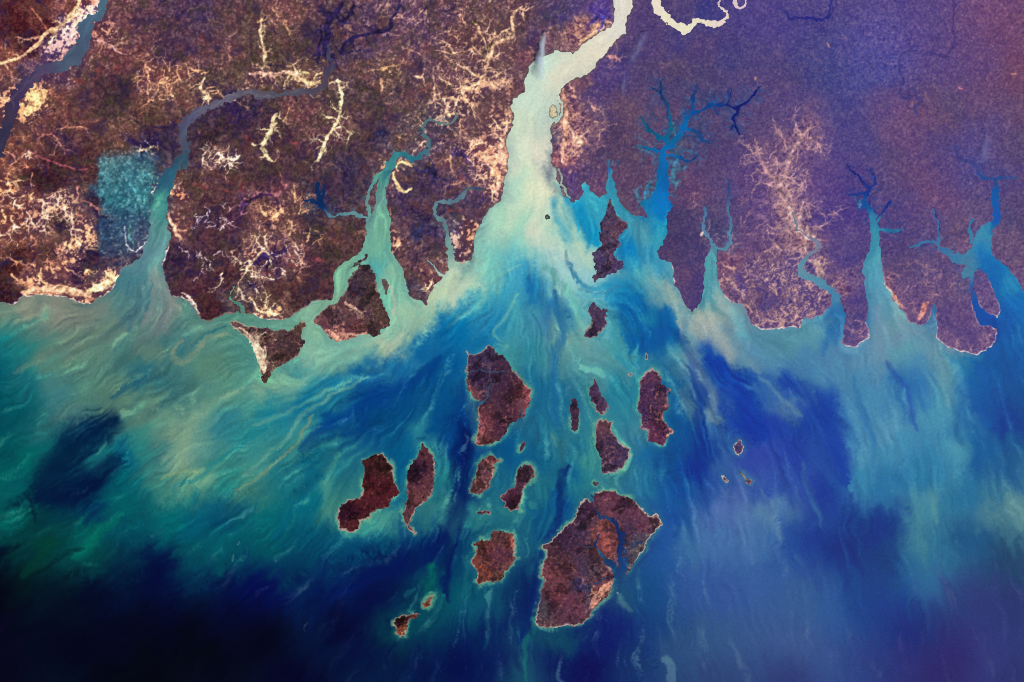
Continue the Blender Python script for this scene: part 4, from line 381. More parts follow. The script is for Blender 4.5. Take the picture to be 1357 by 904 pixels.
# ---- land cover
lc = parse(LC, 5)
lx = PX + 2.0 * samp(NA, PX * 2.5, PY * 2.5) + .7 * samp(NF, PX * 1.0, PY * 1.0); ly = PY + 2.0 * samp(NB, PX * 2.5, PY * 2.5) + .7 * samp(NF, PX + 400, PY)
wl = 6.0
Lx = PX + wl * samp(NC, PX * 2, PY * 2) + 2.2 * samp(NA, PX * 3, PY * 3); Ly = PY + wl * samp(ND, PX * 2, PY * 2) + 2.2 * samp(NB, PX * 3, PY * 3)
B0 = idw(lc[:, :2], lc[:, 2:5], 4, 3.6, 5); B0 = B0 + (blur(B0, 17) - B0) * (smooth(880, 1000, PX) * smooth(345, 250, PY) * .85)[..., None]
B = grid_samp(B0, Lx, Ly)
flood = smooth(131, 133.5, PX) * smooth(205, 196, PX + 4 * RAG) * smooth(204, 212, PY) * smooth(345, 335, PY)
Bl = grid_samp(B0, np.where(PX < 132, np.minimum(Lx, 131), Lx), Ly); B = np.where((PX < 134)[..., None] & (PY > 190)[..., None] & (PY < 350)[..., None], Bl, B)
n1 = samp(NF, PX * 2.1, PY * 2.1); n2 = samp(NG, PX * 1.6, PY * 1.6); n3 = samp(NA, PX * 2, PY * 2); ne = samp(NF, PX * 3.1 + 71, PY * 3.1)
vx = PX + 1.6 * n2; vy = PY + 1.6 * samp(NG, PX + 300, PY + 200)
rid = 1 - np.abs(samp(NG, vx * .8 + 77, vy * .8)) * 1.5                        # vein-like ridges, three sizes
ride = 1 - np.abs(samp(NF, vx * 1.7 + 377, vy * 1.7)) * 1.5
rid2 = 1 - np.abs(samp(NC, Lx * 6 + 177, Ly * 6) + .12 * n1) * 1.9; rid4 = 1 - np.abs(samp(ND, Lx * 10 + 77, Ly * 10) + .15 * n1) * 1.7; rid5 = 1 - np.abs(samp(ND, Lx * 5 + 577, Ly * 5) + .12 * n1) * 1.9
rid3 = 1 - np.abs(samp(NF, vx * 1.0 + 177, vy * 1.0)) * 1.6
bright = B.mean(-1)
west = smooth(900, 560, PX)
con = (.46 + .16 * west) * (1 + .8 * smooth(100, 150, bright))                   # relief of the pattern
crisp = np.tanh(1.1 * ((.6 * n1 + .6 * n2) * west + (.75 * ne + .9 * (ride - .2) + .4 * n2) * (1 - west) + .3 * n3))
dk = B * np.array([.60, .52, .74], np.float32) + np.array([0, 0, 5], np.float32)
lt = B * .5 + np.array([136, 100, 80], np.float32) * .72 * (.6 + bright[..., None] / 180)
t = np.clip(.48 + .36 * con * crisp + .42 * con * (rid3 - .3) * smooth(90, 130, bright), 0, 1)[..., None]
L_ = np.where(t < .5, dk + (B - dk) * (t * 2), B + (lt - B) * (t * 2 - 1))
olive = smooth(.0, 1.1, samp(NG, PX * .7 + 9, PY * .7 + 5) + .3 * n1) * west * smooth(135, 95, bright) * (1 - flood)
L_ += (.42 * olive)[..., None] * (np.array([68, 58, 46], np.float32) - L_)
maroon = smooth(.2, 1.4, samp(NG, PX * .6 + 409, PY * .6 + 5) + .3 * n1) * west * smooth(135, 95, bright) * (1 - flood)
L_ += (.3 * maroon)[..., None] * (np.array([112, 58, 62], np.float32) - L_)
navy = smooth(.9, 1.7, samp(NG, PX * .55 + 140, PY * .55) + .35 * n1) * smooth(900, 300, PX) * (1 - flood) * smooth(150, 100, bright)
L_ += (.5 * navy)[..., None] * (np.array([46, 32, 74], np.float32) - L_)
patchy = smooth(-.3, 1.0, samp(NC, PX * 2 + 33, PY * 2))
pat2 = smooth(-.1, .9, samp(ND, PX * 2.3, PY * 2.3 + 70)); pat3 = smooth(-.1, .9, samp(NC, PX * 2.7 + 600, PY * 2.7 + 70))
dkv = smooth(.66, .95, rid5) * pat3 * (.25 + .75 * west) * (1 - flood)
L_ += (.6 * dkv)[..., None] * (L_ * np.array([.5, .42, .72], np.float32) - L_)
vein = .6 * smooth(.5, .95, rid) * patchy * (.2 + .8 * west) + (smooth(.6, .95, rid2) * pat2 + .9 * smooth(.6, .95, rid4) * pat3 * smooth(80, 120, bright)) * (.12 + .88 * west)
vein = np.clip(vein * (.6 + .5 * n1), 0, 1) * smooth(64, 96, bright) * (1 - flood)
vc = np.stack([150 + .55 * bright, 108 + .55 * bright, 88 + .45 * bright], -1)
L_ += (.72 * vein)[..., None] * (np.minimum(vc, 240) - L_)
pk = smooth(1.2, 1.9, .7 * n2 + .75 * n1) * smooth(66, 105, bright) * (.10 + .90 * west)   # bright clearings
L_ += (.6 * np.clip(pk, 0, 1))[..., None] * (np.minimum(vc + 22, 245) - L_)
nm = .8 * samp(NG, vx * .85 + 55, vy * .85 + 31) + .35 * n2 + .3 * n1
frac = smooth(70, 195, bright) * .85
mo = smooth(-.22, .22, nm - (1.25 - 2.3 * frac))[..., None]
mdk = B * np.array([.40, .36, .50], np.float32) + np.array([16, 8, 20], np.float32); mlt = B * .72 + np.array([92, 70, 48], np.float32)
eastmo = smooth(100, 135, bright) * smooth(900, 960, PX) * smooth(1120, 1090, PX) * smooth(310, 340, PY)
wm = (smooth(88, 120, bright) * smooth(760, 600, PX) * .85 * (1 - flood) + .7 * eastmo)[..., None]
nm2 = (rid3 - .25) * 1.6 + .4 * n1
mo2 = smooth(-.3, .3, nm2 - .9 + 1.2 * smooth(100, 170, bright))[..., None]
em = eastmo[..., None]; mdk = mdk * (1 - em) + em * np.array([88, 68, 124], np.float32); mlt = mlt * (1 - em) + em * np.array([202, 158, 142], np.float32)
mo = mo * (1 - em) + mo2 * em
L_ += wm * (mdk + (mlt - mdk) * mo - L_) * np.array([1, 1, 1], np.float32)
L_ *= (1 + .06 * n1 * con)[..., None]
fe = smooth(130.5, 132.5, PX + .5 * n2) * smooth(207, 199, PX + 2.5 * n2) * smooth(200, 214, PY + 3 * n2) * smooth(343, 333, PY + 3 * n2)
fy_ = np.clip((PY - 200) / 140, 0, 1)
fc = np.stack([np.interp(fy_, [0, .2, .5, .7, 1], q) for q in ([88, 56, 42, 46, 66], [112, 122, 124, 72, 68], [116, 136, 136, 108, 96])], -1).astype(np.float32)
fc = fc * (1 + .13 * n2 + .10 * n1)[..., None] + (12 * samp(NC, PX * 6, PY * 6))[..., None] * np.array([.5, 1, .9], np.float32) + (24 * smooth(.9, 1.8, n2 + .4 * n1))[..., None]
fe = fe * np.interp(fy_, [0, .15, .55, .75, 1], [.45, .8, .72, .38, .2]).astype(np.float32) * np.clip(.86 + .22 * samp(NC, PX * 5 + 40, PY * 5) + .12 * n2, .25, 1)
L_ += fe[..., None] * (fc - L_)
fl_sp = smooth(1.0, 1.9, .6 * samp(NG, PX * 1.2, PY * 1.2) + .9 * n1) * flood
L_ += (.35 * fl_sp)[..., None] * (np.array([165, 200, 185], np.float32) - L_)
kx = PX + .9 * samp(NC, PX * 9, PY * 9) + .22 * n2; ky = PY + .9 * samp(ND, PX * 9, PY * 9) + .22 * samp(NG, PX * 1.6 + 300, PY * 1.6)
def dend(x, y, ang, ln, w, r, depth=0):             # a wandering gully and its side gullies
    pts = [(x, y, w)]; out = []; n = max(2, int(ln / 4)); a = ang
    for i in range(n):
        a += r.normal(0, .32); x += 4 * math.cos(a); y += 4 * math.sin(a); ww = max(.7, w * (1 - .75 * (i + 1) / n)); pts.append((x, y, ww))
        if depth < 2 and r.random() < (.5 if depth == 0 else .3):
            out += dend(x, y, a + r.choice([-1, 1]) * r.uniform(.6, 1.3), ln * r.uniform(.25, .5), ww * .85, r, depth + 1)
    return out + [pts]
def draw(polys, col, alpha, T, grain=.1):
    xs = [p[0] for q in polys for p in q]; ys = [p[1] for q in polys for p in q]; m = 4 + max(p[2] for q in polys for p in q)
    sl = window(min(xs) - m, min(ys) - m, max(xs) + m, max(ys) + m)
    if not PX[sl].size: return
    d = np.full(PX[sl].shape, 9.0, np.float32); x0 = sl[1].start; y0 = sl[0].start
    for q in polys:
        for p, e in zip(q, q[1:]):
            w = max(p[2], e[2]) / 2 + 4
            s2 = window(min(p[0], e[0]) - w, min(p[1], e[1]) - w, max(p[0], e[0]) + w, max(p[1], e[1]) + w)
            x = kx[s2]; y = ky[s2]
            if not x.size: continue
            dx = e[0] - p[0]; dy = e[1] - p[1]; t = np.clip(((x - p[0]) * dx + (y - p[1]) * dy) / (dx * dx + dy * dy + 1e-9), 0, 1)
            v = np.hypot(x - p[0] - t * dx, y - p[1] - t * dy) - (p[2] + (e[2] - p[2]) * t) / 2
            s3 = (slice(s2[0].start - y0, s2[0].stop - y0), slice(s2[1].start - x0, s2[1].stop - x0)); d[s3] = np.minimum(d[s3], v)
    a = smooth(.55, -.55, d + .1) * alpha
    c = np.array(col, np.float32) * (1 + grain * n2[sl] + .05 * n1[sl])[..., None]
    T[sl] += a[..., None] * (c - T[sl])
rs = np.random.default_rng(5)
# small gullies all over the country: pale dry ones and dark wet ones
for i in range(900):
    x, y = rs.uniform(-130, 1480), rs.uniform(-90, 450); w_ = smooth(820, 560, np.float32(x)); br = grid_samp(bright, np.array([x]), np.array([y]))[0]; far = x > 760
    if rs.random() > .22 + .78 * w_ or (132 < x < 205 and 195 < y < 345): continue
    if rs.random() < (.36 if br < 88 else .2): draw(dend(x, y, rs.uniform(0, 6.28), rs.uniform(14, 36), rs.uniform(1.6, 3.2), rs), (46, 31, 74) if x < 640 else (62, 48, 112), .75 if not far else .35, L_)
    else: draw(dend(x, y, rs.uniform(0, 6.28), rs.uniform(10, 34), rs.uniform(1.5, 3.0) + 1.2 * float(smooth(90, 150, br)), rs), (min(242, 125 + br), min(218, 72 + br), min(178, 52 + br * .8)) if not far else (min(190, 62 + br), 36 + br * .8, 62 + br * .75), (.3 + .6 * smooth(70, 105, br)) * (1 if not far else .5), L_)
for col, w, ln, places in DN:
    for pl in places.split():
        x, y = map(float, pl.split(','))
        for q in range(2 if w < 3.5 else 1): draw(dend(x + rs.normal(0, 3), y + rs.normal(0, 3), rs.uniform(0, 6.28), ln * rs.uniform(.7, 1.4), w * rs.uniform(.8, 1.15), rs), col, .88, L_)
for i in range(520):
    x, y = rs.uniform(760, 1480), rs.uniform(-90, 460); br = grid_samp(bright, np.array([x]), np.array([y]))[0]
    if i % 2: draw(dend(x, y, rs.uniform(0, 6.28), rs.uniform(12, 42), rs.uniform(1.0, 1.9), rs), (50, 42, 104), rs.uniform(.3, .6), L_)
    else: draw(dend(x, y, rs.uniform(0, 6.28), rs.uniform(8, 26), rs.uniform(1.0, 1.8), rs), (min(200, 70 + br), 44 + br * .75, 72 + br * .75), rs.uniform(.2, .5), L_)
for i in range(420):
    x, y = rs.uniform(560, 1480), rs.uniform(-90, 440); v = rs.uniform(.4, 1)
    draw([[(x, y, rs.uniform(.8, 1.9)), (x + rs.normal(0, .8), y + rs.normal(0, .8), .8)]], (170 * v + 30, 140 * v + 30, 150 * v + 30), rs.uniform(.35, .8), L_)
for key, cc in (('navy', (44, 38, 104)), ('blue', (22, 50, 116)), ('narrow', (34, 46, 116)), ('eastern', (52, 64, 128)), ('twin', (74, 92, 140)), ('creek', (70, 84, 112))):
    for pl in RIVERS[key]:
        q = [(x, y, min(w, 3) * .8 + .5) for x, y, w in pl if w < 6]
        if len(q) > 1: draw([spline(q)], cc, .7, L_)
# creeks feathering off the blue and eastern inlets
for key, cc, p_, l_ in (('blue', (34, 84, 140), .8, 19), ('narrow', (40, 62, 136), .5, 15), ('eastern', (62, 78, 140), .45, 16), ('twin', (74, 92, 136), .4, 13), ('navy', (50, 44, 118), .25, 10), ('loop', (96, 104, 140), .25, 9), ('delta', (62, 92, 112), .35, 12), ('creek', (66, 76, 110), .35, 10), ('slate', (58, 44, 84), .45, 16)):
    for pl in RIVERS[key]:
        P = spline(pl, 3)
        for i in range(1, len(P) - 1):
            for sd_ in (-1, 1):
                if rs.random() < p_:
                    a = math.atan2(P[i + 1][1] - P[i - 1][1], P[i + 1][0] - P[i - 1][0]) + sd_ * rs.uniform(.8, 1.5); hw = P[i][2] / 2
                    draw(dend(P[i][0] + hw * math.cos(a), P[i][1] + hw * math.sin(a), a, l_ * rs.uniform(.5, 1.3) * min(1, .45 + P[i][2] / 9), 1.1 + P[i][2] * .09, rs), cc if key != 'blue' or P[i][1] < 190 else (36, 116, 158), .68, L_)
for col, w, spur, pts in LS:
    P = [(p[0], p[1], w) for p in pts]; P[0] = (*P[0][:2], w * .6); P[-1] = (*P[-1][:2], w * .5)
    q = [spline(P)]
    if spur:
        for i in range(1, len(q[0]) - 1):
            if rs.random() < .62:
                a = math.atan2(q[0][i + 1][1] - q[0][i - 1][1], q[0][i + 1][0] - q[0][i - 1][0]) + rs.choice([-1, 1]) * rs.uniform(.7, 1.5)
                q += dend(q[0][i][0], q[0][i][1], a, w * rs.uniform(1.4, 3.4) + 3, max(1.4, w * .5), rs, 1)
    draw([[(x, y, w_ * (.8 if spur else 1)) for x, y, w_ in e] for e in q], col, .8 if spur else .9, L_, .18)
for ax in (0, 1): L_ = (np.roll(L_, 1, ax) + 9 * L_ + np.roll(L_, -1, ax)) / 11.0
_g = L_.mean(-1, keepdims=True); L_ = L_ * (1 - west[..., None] + west[..., None] * (.84 + .30 * np.clip(_g, 0, 170) / 140)) * (1 - .02 * (1 - west[..., None])); L_ = L_ + (smooth(860, 980, PX))[..., None] * np.array([-2, -1, 7], np.float32); _g = L_.mean(-1, keepdims=True); L_ = L_ + (_g - L_) * (.06 * smooth(760, 900, PX))[..., None]
L_ += (.42 * np.clip(fe * 1.2, 0, 1))[..., None] * (np.array([58, 96, 106], np.float32) - L_)
# dark mangrove rim of the muddy estuary, pale sand on the open coast
rim = smooth(3.2, .4, main) * smooth(590, 640, PX) * smooth(860, 820, PX) * smooth(380, 340, PY)
L_ += (.6 * rim)[..., None] * (np.array([92, 82, 78], np.float32) - L_)
sand = smooth(2.2, .7, main) * smooth(.1, .9, samp(NC, PX * 3 + 7, PY * 3) + .25) * smooth(340, 375, PY) * smooth(4, 12, allriv) * (1 - smooth(560, 640, PX) * smooth(985, 930, PX))
L_ += (.72 * sand)[..., None] * (np.array([232, 205, 185], np.float32) - L_)
for pl in BEACHES:
    bd = np.full((NY, NX), 8.0, np.float32); line_sdf([(x, y, 6) for x, y in pl], bd, 4, 0)
    L_ += (.85 * smooth(.5, -1.5, bd) * smooth(2.4, 1.0, main) * np.clip(.75 + .35 * n2, .2, 1))[..., None] * (np.array([242, 228, 216], np.float32) - L_)
MAIN = np.clip(L_, 4, 248)

# ---- islands
ISLCOL = {}
for ln in IC.split('\n'):
    k, s = ln.split(' ', 1); p = parse(s, 5)
    xs = [q[0] for q in ISL[k]]; ys = [q[1] for q in ISL[k]]
    sl = window(min(xs) - 8, min(ys) - 8, max(xs) + 8, max(ys) + 8)
    wxx = PX[sl] + 3 * samp(NA, PX[sl] * 4, PY[sl] * 4) + 1.2 * n1[sl]; wyy = PY[sl] + 3 * samp(NB, PX[sl] * 4, PY[sl] * 4) + 1.2 * n1[sl]
    d2 = (wxx[..., None] - p[:, 0]) ** 2 + (wyy[..., None] - p[:, 1]) ** 2 + 9; w = d2 ** -1.8
    b = (w @ p[:, 2:5]) / w.sum(-1, keepdims=True); br = b.mean(-1)
    t = np.clip(.5 + .12 * (.8 * n1[sl] + .4 * n2[sl]) * (1 + .8 * smooth(90, 130, br)) , 0, 1)[..., None]
    dk = b * np.array([.55, .5, .66], np.float32); lt = b * .6 + np.array([112, 78, 66], np.float32) * (.35 + br[..., None] / 190)
    c = np.where(t < .5, dk + (b - dk) * t * 2, b + (lt - b) * (t * 2 - 1))
    mo = smooth(-.3, .3, nm[sl] - (1.25 - 2.3 * smooth(70, 190, br) * .85))[..., None]; md = b * np.array([.45, .38, .5], np.float32) + np.array([14, 6, 14], np.float32); ml = b * .75 + np.array([80, 60, 46], np.float32)
    c += (.75 * smooth(88, 125, br))[..., None] * (md + (ml - md) * mo - c)
    pk = smooth(1.3, 2.2, n1[sl])
    c += (.25 * pk)[..., None] * (np.array([190, 135, 130], np.float32) - c)
    c = c * (.92 - .2 * smooth(.2, 1.2, n2[sl]) - .32 * smooth(.2, 1.1, samp(NC, PX[sl] * 7 + 50, PY[sl] * 7)))[..., None]
    if k in ('crown', 'great', 'purple', 'estuary', 'club', 'heart', 'delta', 'wedge'):
        tmp = np.zeros((NY, NX, 3), np.float32); tmp[sl] = c
        if k == 'crown':
            for q in ([(648, 522, 2.4), (650, 508, 2), (648, 496, 2), (646, 484, 1.4)], [(622, 492, 2), (636, 491, 1.6), (652, 494, 1.6), (672, 491, 1.2)], [(648, 515, 1.8), (656, 508, 1.2)], [(690, 545, 1.6), (691, 530, 1.2)]): draw([q], (64, 92, 122), .7, tmp)
        if k == 'great':
            for q in ([(790, 723, 2), (780, 724, 1.8), (768, 722, 1.4)], [(775, 782, 3), (781, 790, 3), (779, 800, 2.4), (788, 808, 2)], [(770, 770, 7), (780, 782, 6)], [(793, 709, 2), (788, 698, 2), (787, 686, 2)], [(830, 735, 3), (840, 722, 5), (850, 718, 4)]): draw([q], (44, 62, 104), .75, tmp)
        for kk_, col, q in (('wedge', (242, 216, 184), [(334, 452, 9), (342, 466, 15), (347, 480, 12), (350, 492, 6)]), ('wedge', (225, 190, 160), [(318, 433, 3), (328, 443, 5), (336, 455, 6)]), ('delta', (222, 160, 138), [(432, 437, 4), (448, 447, 6), (466, 443, 4), (485, 441, 3)]), ('delta', (215, 170, 150), [(458, 402, 3), (470, 408, 4), (478, 414, 3)]), ('great', (218, 152, 124), [(783, 803, 6), (792, 791, 9), (803, 779, 8), (808, 772, 5)]), ('great', (150, 78, 74), [(795, 702, 8), (800, 715, 12), (806, 728, 9)]), ('great', (52, 44, 78), [(772, 770, 12), (768, 778, 9)]), ('great', (74, 66, 70), [(719, 815, 8), (722, 800, 6)]), ('crown', (150, 78, 82), [(697, 514, 8), (700, 530, 6), (694, 548, 4)]), ('crown', (150, 85, 90), [(634, 548, 4), (640, 570, 7), (633, 584, 5)]), ('heart', (168, 84, 70), [(678, 712, 5), (682, 722, 5)]), ('heart', (160, 78, 56), [(640, 752, 8), (650, 764, 6)]), ('purple', (160, 100, 108), [(884, 533, 5), (882, 540, 4)]), ('purple', (200, 140, 120), [(884, 578, 3), (892, 572, 3)])):
            if kk_ == k:
                draw([q], col, .85, tmp, .16)
                for v_ in q[:3]: draw(dend(v_[0], v_[1], rs.uniform(0, 6.28), v_[2] * 2.2, max(1.6, v_[2] * .35), rs), col, .75, tmp, .16)
        for i in range(int(len(ISL[k]) * 2.4)):
            draw(dend(rs.uniform(min(xs), max(xs)), rs.uniform(min(ys), max(ys)), rs.uniform(0, 6.28), rs.uniform(8, 20), rs.uniform(1.3, 2.4), rs), [(40, 27, 62), (165, 106, 100), (48, 34, 56), (96, 44, 52)][i % 4], .62, tmp)
        c = tmp[sl]
    ISLCOL[k] = (sl, np.clip(c, 5, 245))
# ------------------------------------------------------------------ the place itself, in kilometres
KM = 0.16                                            # one survey unit
def wx_(x): return (x - 678.5) * KM
def wy_(y): return (452.0 - y) * KM
sc = bpy.context.scene
sc.unit_settings.system = 'METRIC'; sc.unit_settings.scale_length = 1000.0
COL = sc.collection
def tag(o, label=None, cat=None, group=None, kind=None):
    if label: o['label'] = label
    if cat: o['category'] = cat
    if group: o['group'] = group
    if kind: o['kind'] = kind
    return o

def new_mat(name, rough, spec, scale, depth):
    m = bpy.data.materials.new(name); m.use_nodes = True; nt = m.node_tree; b = nt.nodes['Principled BSDF']
    b.inputs['Roughness'].default_value = rough; b.inputs['IOR'].default_value = 1.33 if spec else 1.45
    b.inputs['Specular IOR Level'].default_value = spec
    at = nt.nodes.new('ShaderNodeAttribute'); at.attribute_name = 'cover'
    tc = nt.nodes.new('ShaderNodeTexCoord'); no = nt.nodes.new('ShaderNodeTexNoise')
    no.inputs['Scale'].default_value = scale; no.inputs['Detail'].default_value = 5; no.inputs['Roughness'].default_value = .62
    mr = nt.nodes.new('ShaderNodeMapRange'); mr.inputs[1].default_value = .3; mr.inputs[2].default_value = .7
    mr.inputs[3].default_value = 1 - depth; mr.inputs[4].default_value = 1 + depth
    mx = nt.nodes.new('ShaderNodeVectorMath'); mx.operation = 'SCALE'
    nt.links.new(tc.outputs['Object'], no.inputs['Vector']); nt.links.new(no.outputs['Fac'], mr.inputs[0])
    nt.links.new(at.outputs['Color'], mx.inputs[0]); nt.links.new(mr.outputs[0], mx.inputs['Scale'])
    nt.links.new(mx.outputs[0], b.inputs['Base Color'])
    return m
M_LAND = new_mat('land_cover', .95, .05, 2.2, .16)
M_SAND = new_mat('beach_sand', .9, .05, 3.0, .10)
M_SEA = new_mat('silty_water', .28, .16, .55, .05)
def plain_mat(name, col):
    m = bpy.data.materials.new(name); m.use_nodes = True; nt = m.node_tree; b = nt.nodes['Principled BSDF']
    no = nt.nodes.new('ShaderNodeTexNoise'); no.inputs['Scale'].default_value = .03; rp = nt.nodes.new('ShaderNodeValToRGB')
    rp.color_ramp.elements[0].color = [c * .7 for c in col] + [1]; rp.color_ramp.elements[1].color = [min(1, c * 1.3) for c in col] + [1]
    nt.links.new(no.outputs['Fac'], rp.inputs[0]); nt.links.new(rp.outputs[0], b.inputs['Base Color']); b.inputs['Roughness'].default_value = .9; b.inputs['Specular IOR Level'].default_value = .05
    return m
M_FAR = plain_mat('far_country', (.07, .045, .06)); M_DEEP = plain_mat('deep_sea', (.004, .012, .045))

# air: thickness of the smoky layer over the eastern country (km)
def haze_f(x, y):
    g = lambda cx, cy, rx, ry: np.exp(-((x - cx) / rx) ** 2 - ((y - cy) / ry) ** 2)
    f = .12 * smooth(640, 900, x) + .34 * smooth(820, 1080, x) + .42 * g(1165, 70, 110, 110) + .26 * g(1020, 800, 170, 130) + .12 * g(1200, 850, 140, 90) + .12 * g(980, 680, 90, 90) + .15 * g(880, 60, 60, 70) - .2 * g(1350, 100, 110, 160)
    return np.clip(f, 0, 1.2)
HZ = haze_f(PX, PY).astype(np.float32)
HAZE_KM = 3.0; HAZE_DENS = .075; HAZE_COL = (.24, .30, .95)
def to_albedo(rgb, sl=slice(None)):
    L = lin(rgb)
    tau = (HZ[sl] * HAZE_KM * HAZE_DENS)[..., None]
    return np.clip((L - HADD * tau) / (E_LIGHT * np.exp(-HEXT * tau)), .0006, .92).astype(np.float32)

def grid_mesh(name, faces, z, colour, mat, parent=None, origin=None, extra=None):
    """faces: boolean per grid cell; z and colour per grid vertex"""
    fy, fx = np.nonzero(faces)
    a = fy * NX + fx
    q = np.stack([a + NX, a + NX + 1, a + 1, a], 1)
    used = np.zeros(NX * NY, bool); used[q.ravel()] = True
    idx = np.cumsum(used) - 1; q = idx[q]; vid = np.nonzero(used)[0]
    vx = wx_(PX.ravel()[vid]); vy = wy_(PY.ravel()[vid]); vz = z.ravel()[vid]
    ox, oy = origin if origin else (0, 0)
    co = np.stack([vx - ox, vy - oy, vz], 1).astype(np.float32); cv = colour.reshape(-1, 3)[vid]
    nv, nf = len(co), len(q)
    me = bpy.data.meshes.new(name)
    me.vertices.add(nv); me.vertices.foreach_set('co', co.ravel())
    me.loops.add(nf * 4); me.loops.foreach_set('vertex_index', q.astype(np.int32).ravel())
    me.polygons.add(nf); me.polygons.foreach_set('loop_start', np.arange(0, nf * 4, 4, dtype=np.int32))
    me.update(calc_edges=True)
    me.polygons.foreach_set('use_smooth', np.ones(nf, bool))
    at = me.color_attributes.new('cover', 'FLOAT_COLOR', 'POINT')
    at.data.foreach_set('color', np.concatenate([cv, np.ones((nv, 1), np.float32)], 1).astype(np.float32).ravel())
    me.materials.append(mat)
    o = bpy.data.objects.new(name, me); COL.objects.link(o)
    if parent: o.parent = parent
    elif origin: o.location = (ox, oy, 0)
    return o
def cell_max(a): return np.maximum(np.maximum(a[:-1, :-1], a[1:, :-1]), np.maximum(a[:-1, 1:], a[1:, 1:]))
def cell_min(a): return np.minimum(np.minimum(a[:-1, :-1], a[1:, :-1]), np.minimum(a[:-1, 1:], a[1:, 1:]))
def rise(d, amp=1.0):                                # ground height from the distance to the shore
    return (.006 * np.clip(d, -4, 4) + smooth(.6, 4, d) * .007 * amp * np.clip(.7 * n2 + .5 * n1 + 1.6, 0, 4)).astype(np.float32)

Z0 = np.zeros((NY, NX), np.float32)
WATER_A = to_albedo(WATER); MAIN_A = to_albedo(MAIN)
edge = smooth(0, 75, np.minimum(np.minimum(PX - X0, X1 - PX), np.minimum(PY - Y0, Y1 - PY)))[..., None]   # outside the photograph: ease into the far country
WATER_A = WATER_A * edge + np.array([.004, .012, .045], np.float32) * (1 - edge); MAIN_A = MAIN_A * edge + np.array([.07, .045, .06], np.float32) * (1 - edge)
# water sheets: the sea and each river are cut from one level surface
wet = cell_min(dry) < 3.0
rid_c = np.where(cell_max(boxblur(np.minimum(land, 10), 4)) > -2.5, river_id[:-1, :-1], -1)
est = (PX < 845) & (PX > 660) & (PY < 258) & (allriv > 2); est = est[:-1, :-1] & (rid_c < 0) & (land[:-1, :-1] > -99)
west_est = (PX > 185) & (PX < 255) & (PY < 340) & (PY > 200); west_est = west_est[:-1, :-1] & (rid_c < 0)
lab = np.where(est, 50, np.where(west_est, rnames.index('slate'), rid_c))
lab = np.where((lab < 0) & (PX > 440)[:-1, :-1] & (PX < 540)[:-1, :-1] & (PY < 385)[:-1, :-1], rnames.index('delta'), lab)
lab = np.where((lab < 0) & (PX > 1275)[:-1, :-1] & (PX < 1345)[:-1, :-1] & (PY < 352)[:-1, :-1], rnames.index('eastern'), lab)
lab = np.where((lab < 0) & (PX > 930)[:-1, :-1] & (PX < 956)[:-1, :-1] & (PY < 380)[:-1, :-1], rnames.index('twin'), lab)
lab = np.where((lab < 0) & (PX > 1138)[:-1, :-1] & (PX < 1180)[:-1, :-1] & (PY < 370)[:-1, :-1], rnames.index('narrow'), lab)
lab = np.where((lab < 0) & (PX > 862)[:-1, :-1] & (PX < 892)[:-1, :-1] & (PY < 285)[:-1, :-1], rnames.index('blue'), lab)
sea_cells = wet & (lab < 0); sea_cells_back = np.zeros_like(sea_cells); CREEK_CELLS = []
for k in list(range(len(rnames))) + [50]:
    f = wet & (lab == k)
    if f.sum() > 4: tag(grid_mesh('river', f, Z0, WATER_A, M_SEA), kind='structure')
mainland = grid_mesh('mainland', cell_max(main) > -2.0, rise(main), MAIN_A, M_LAND); tag(mainland, kind='structure')

# the country and the sea beyond the survey, out to the horizon
def sheet(name, rects, z, mat):
    vs, fs = [], []
    for x0, y0, x1, y1 in rects:
        n = len(vs); vs += [(wx_(x0), wy_(y1), z), (wx_(x1), wy_(y1), z), (wx_(x1), wy_(y0), z), (wx_(x0), wy_(y0), z)]; fs.append((n, n + 1, n + 2, n + 3))
    me = bpy.data.meshes.new(name); me.from_pydata(vs, [], fs); me.materials.append(mat)
    o = bpy.data.objects.new(name, me); COL.objects.link(o); return tag(o, kind='structure')
FAR = 7000
sheet('distant_land', [(X0 - FAR, Y0 - FAR, X1 + FAR, Y0), (X0 - FAR, Y0, X0, 402), (X1, Y0, X1 + FAR, 452)], .02, M_FAR)
sheet('distant_sea', [(X0 - FAR, 402, X0, Y1), (X1, 452, X1 + FAR, Y1), (X0 - FAR, Y1, X1 + FAR, Y1 + FAR)], 0, M_DEEP)

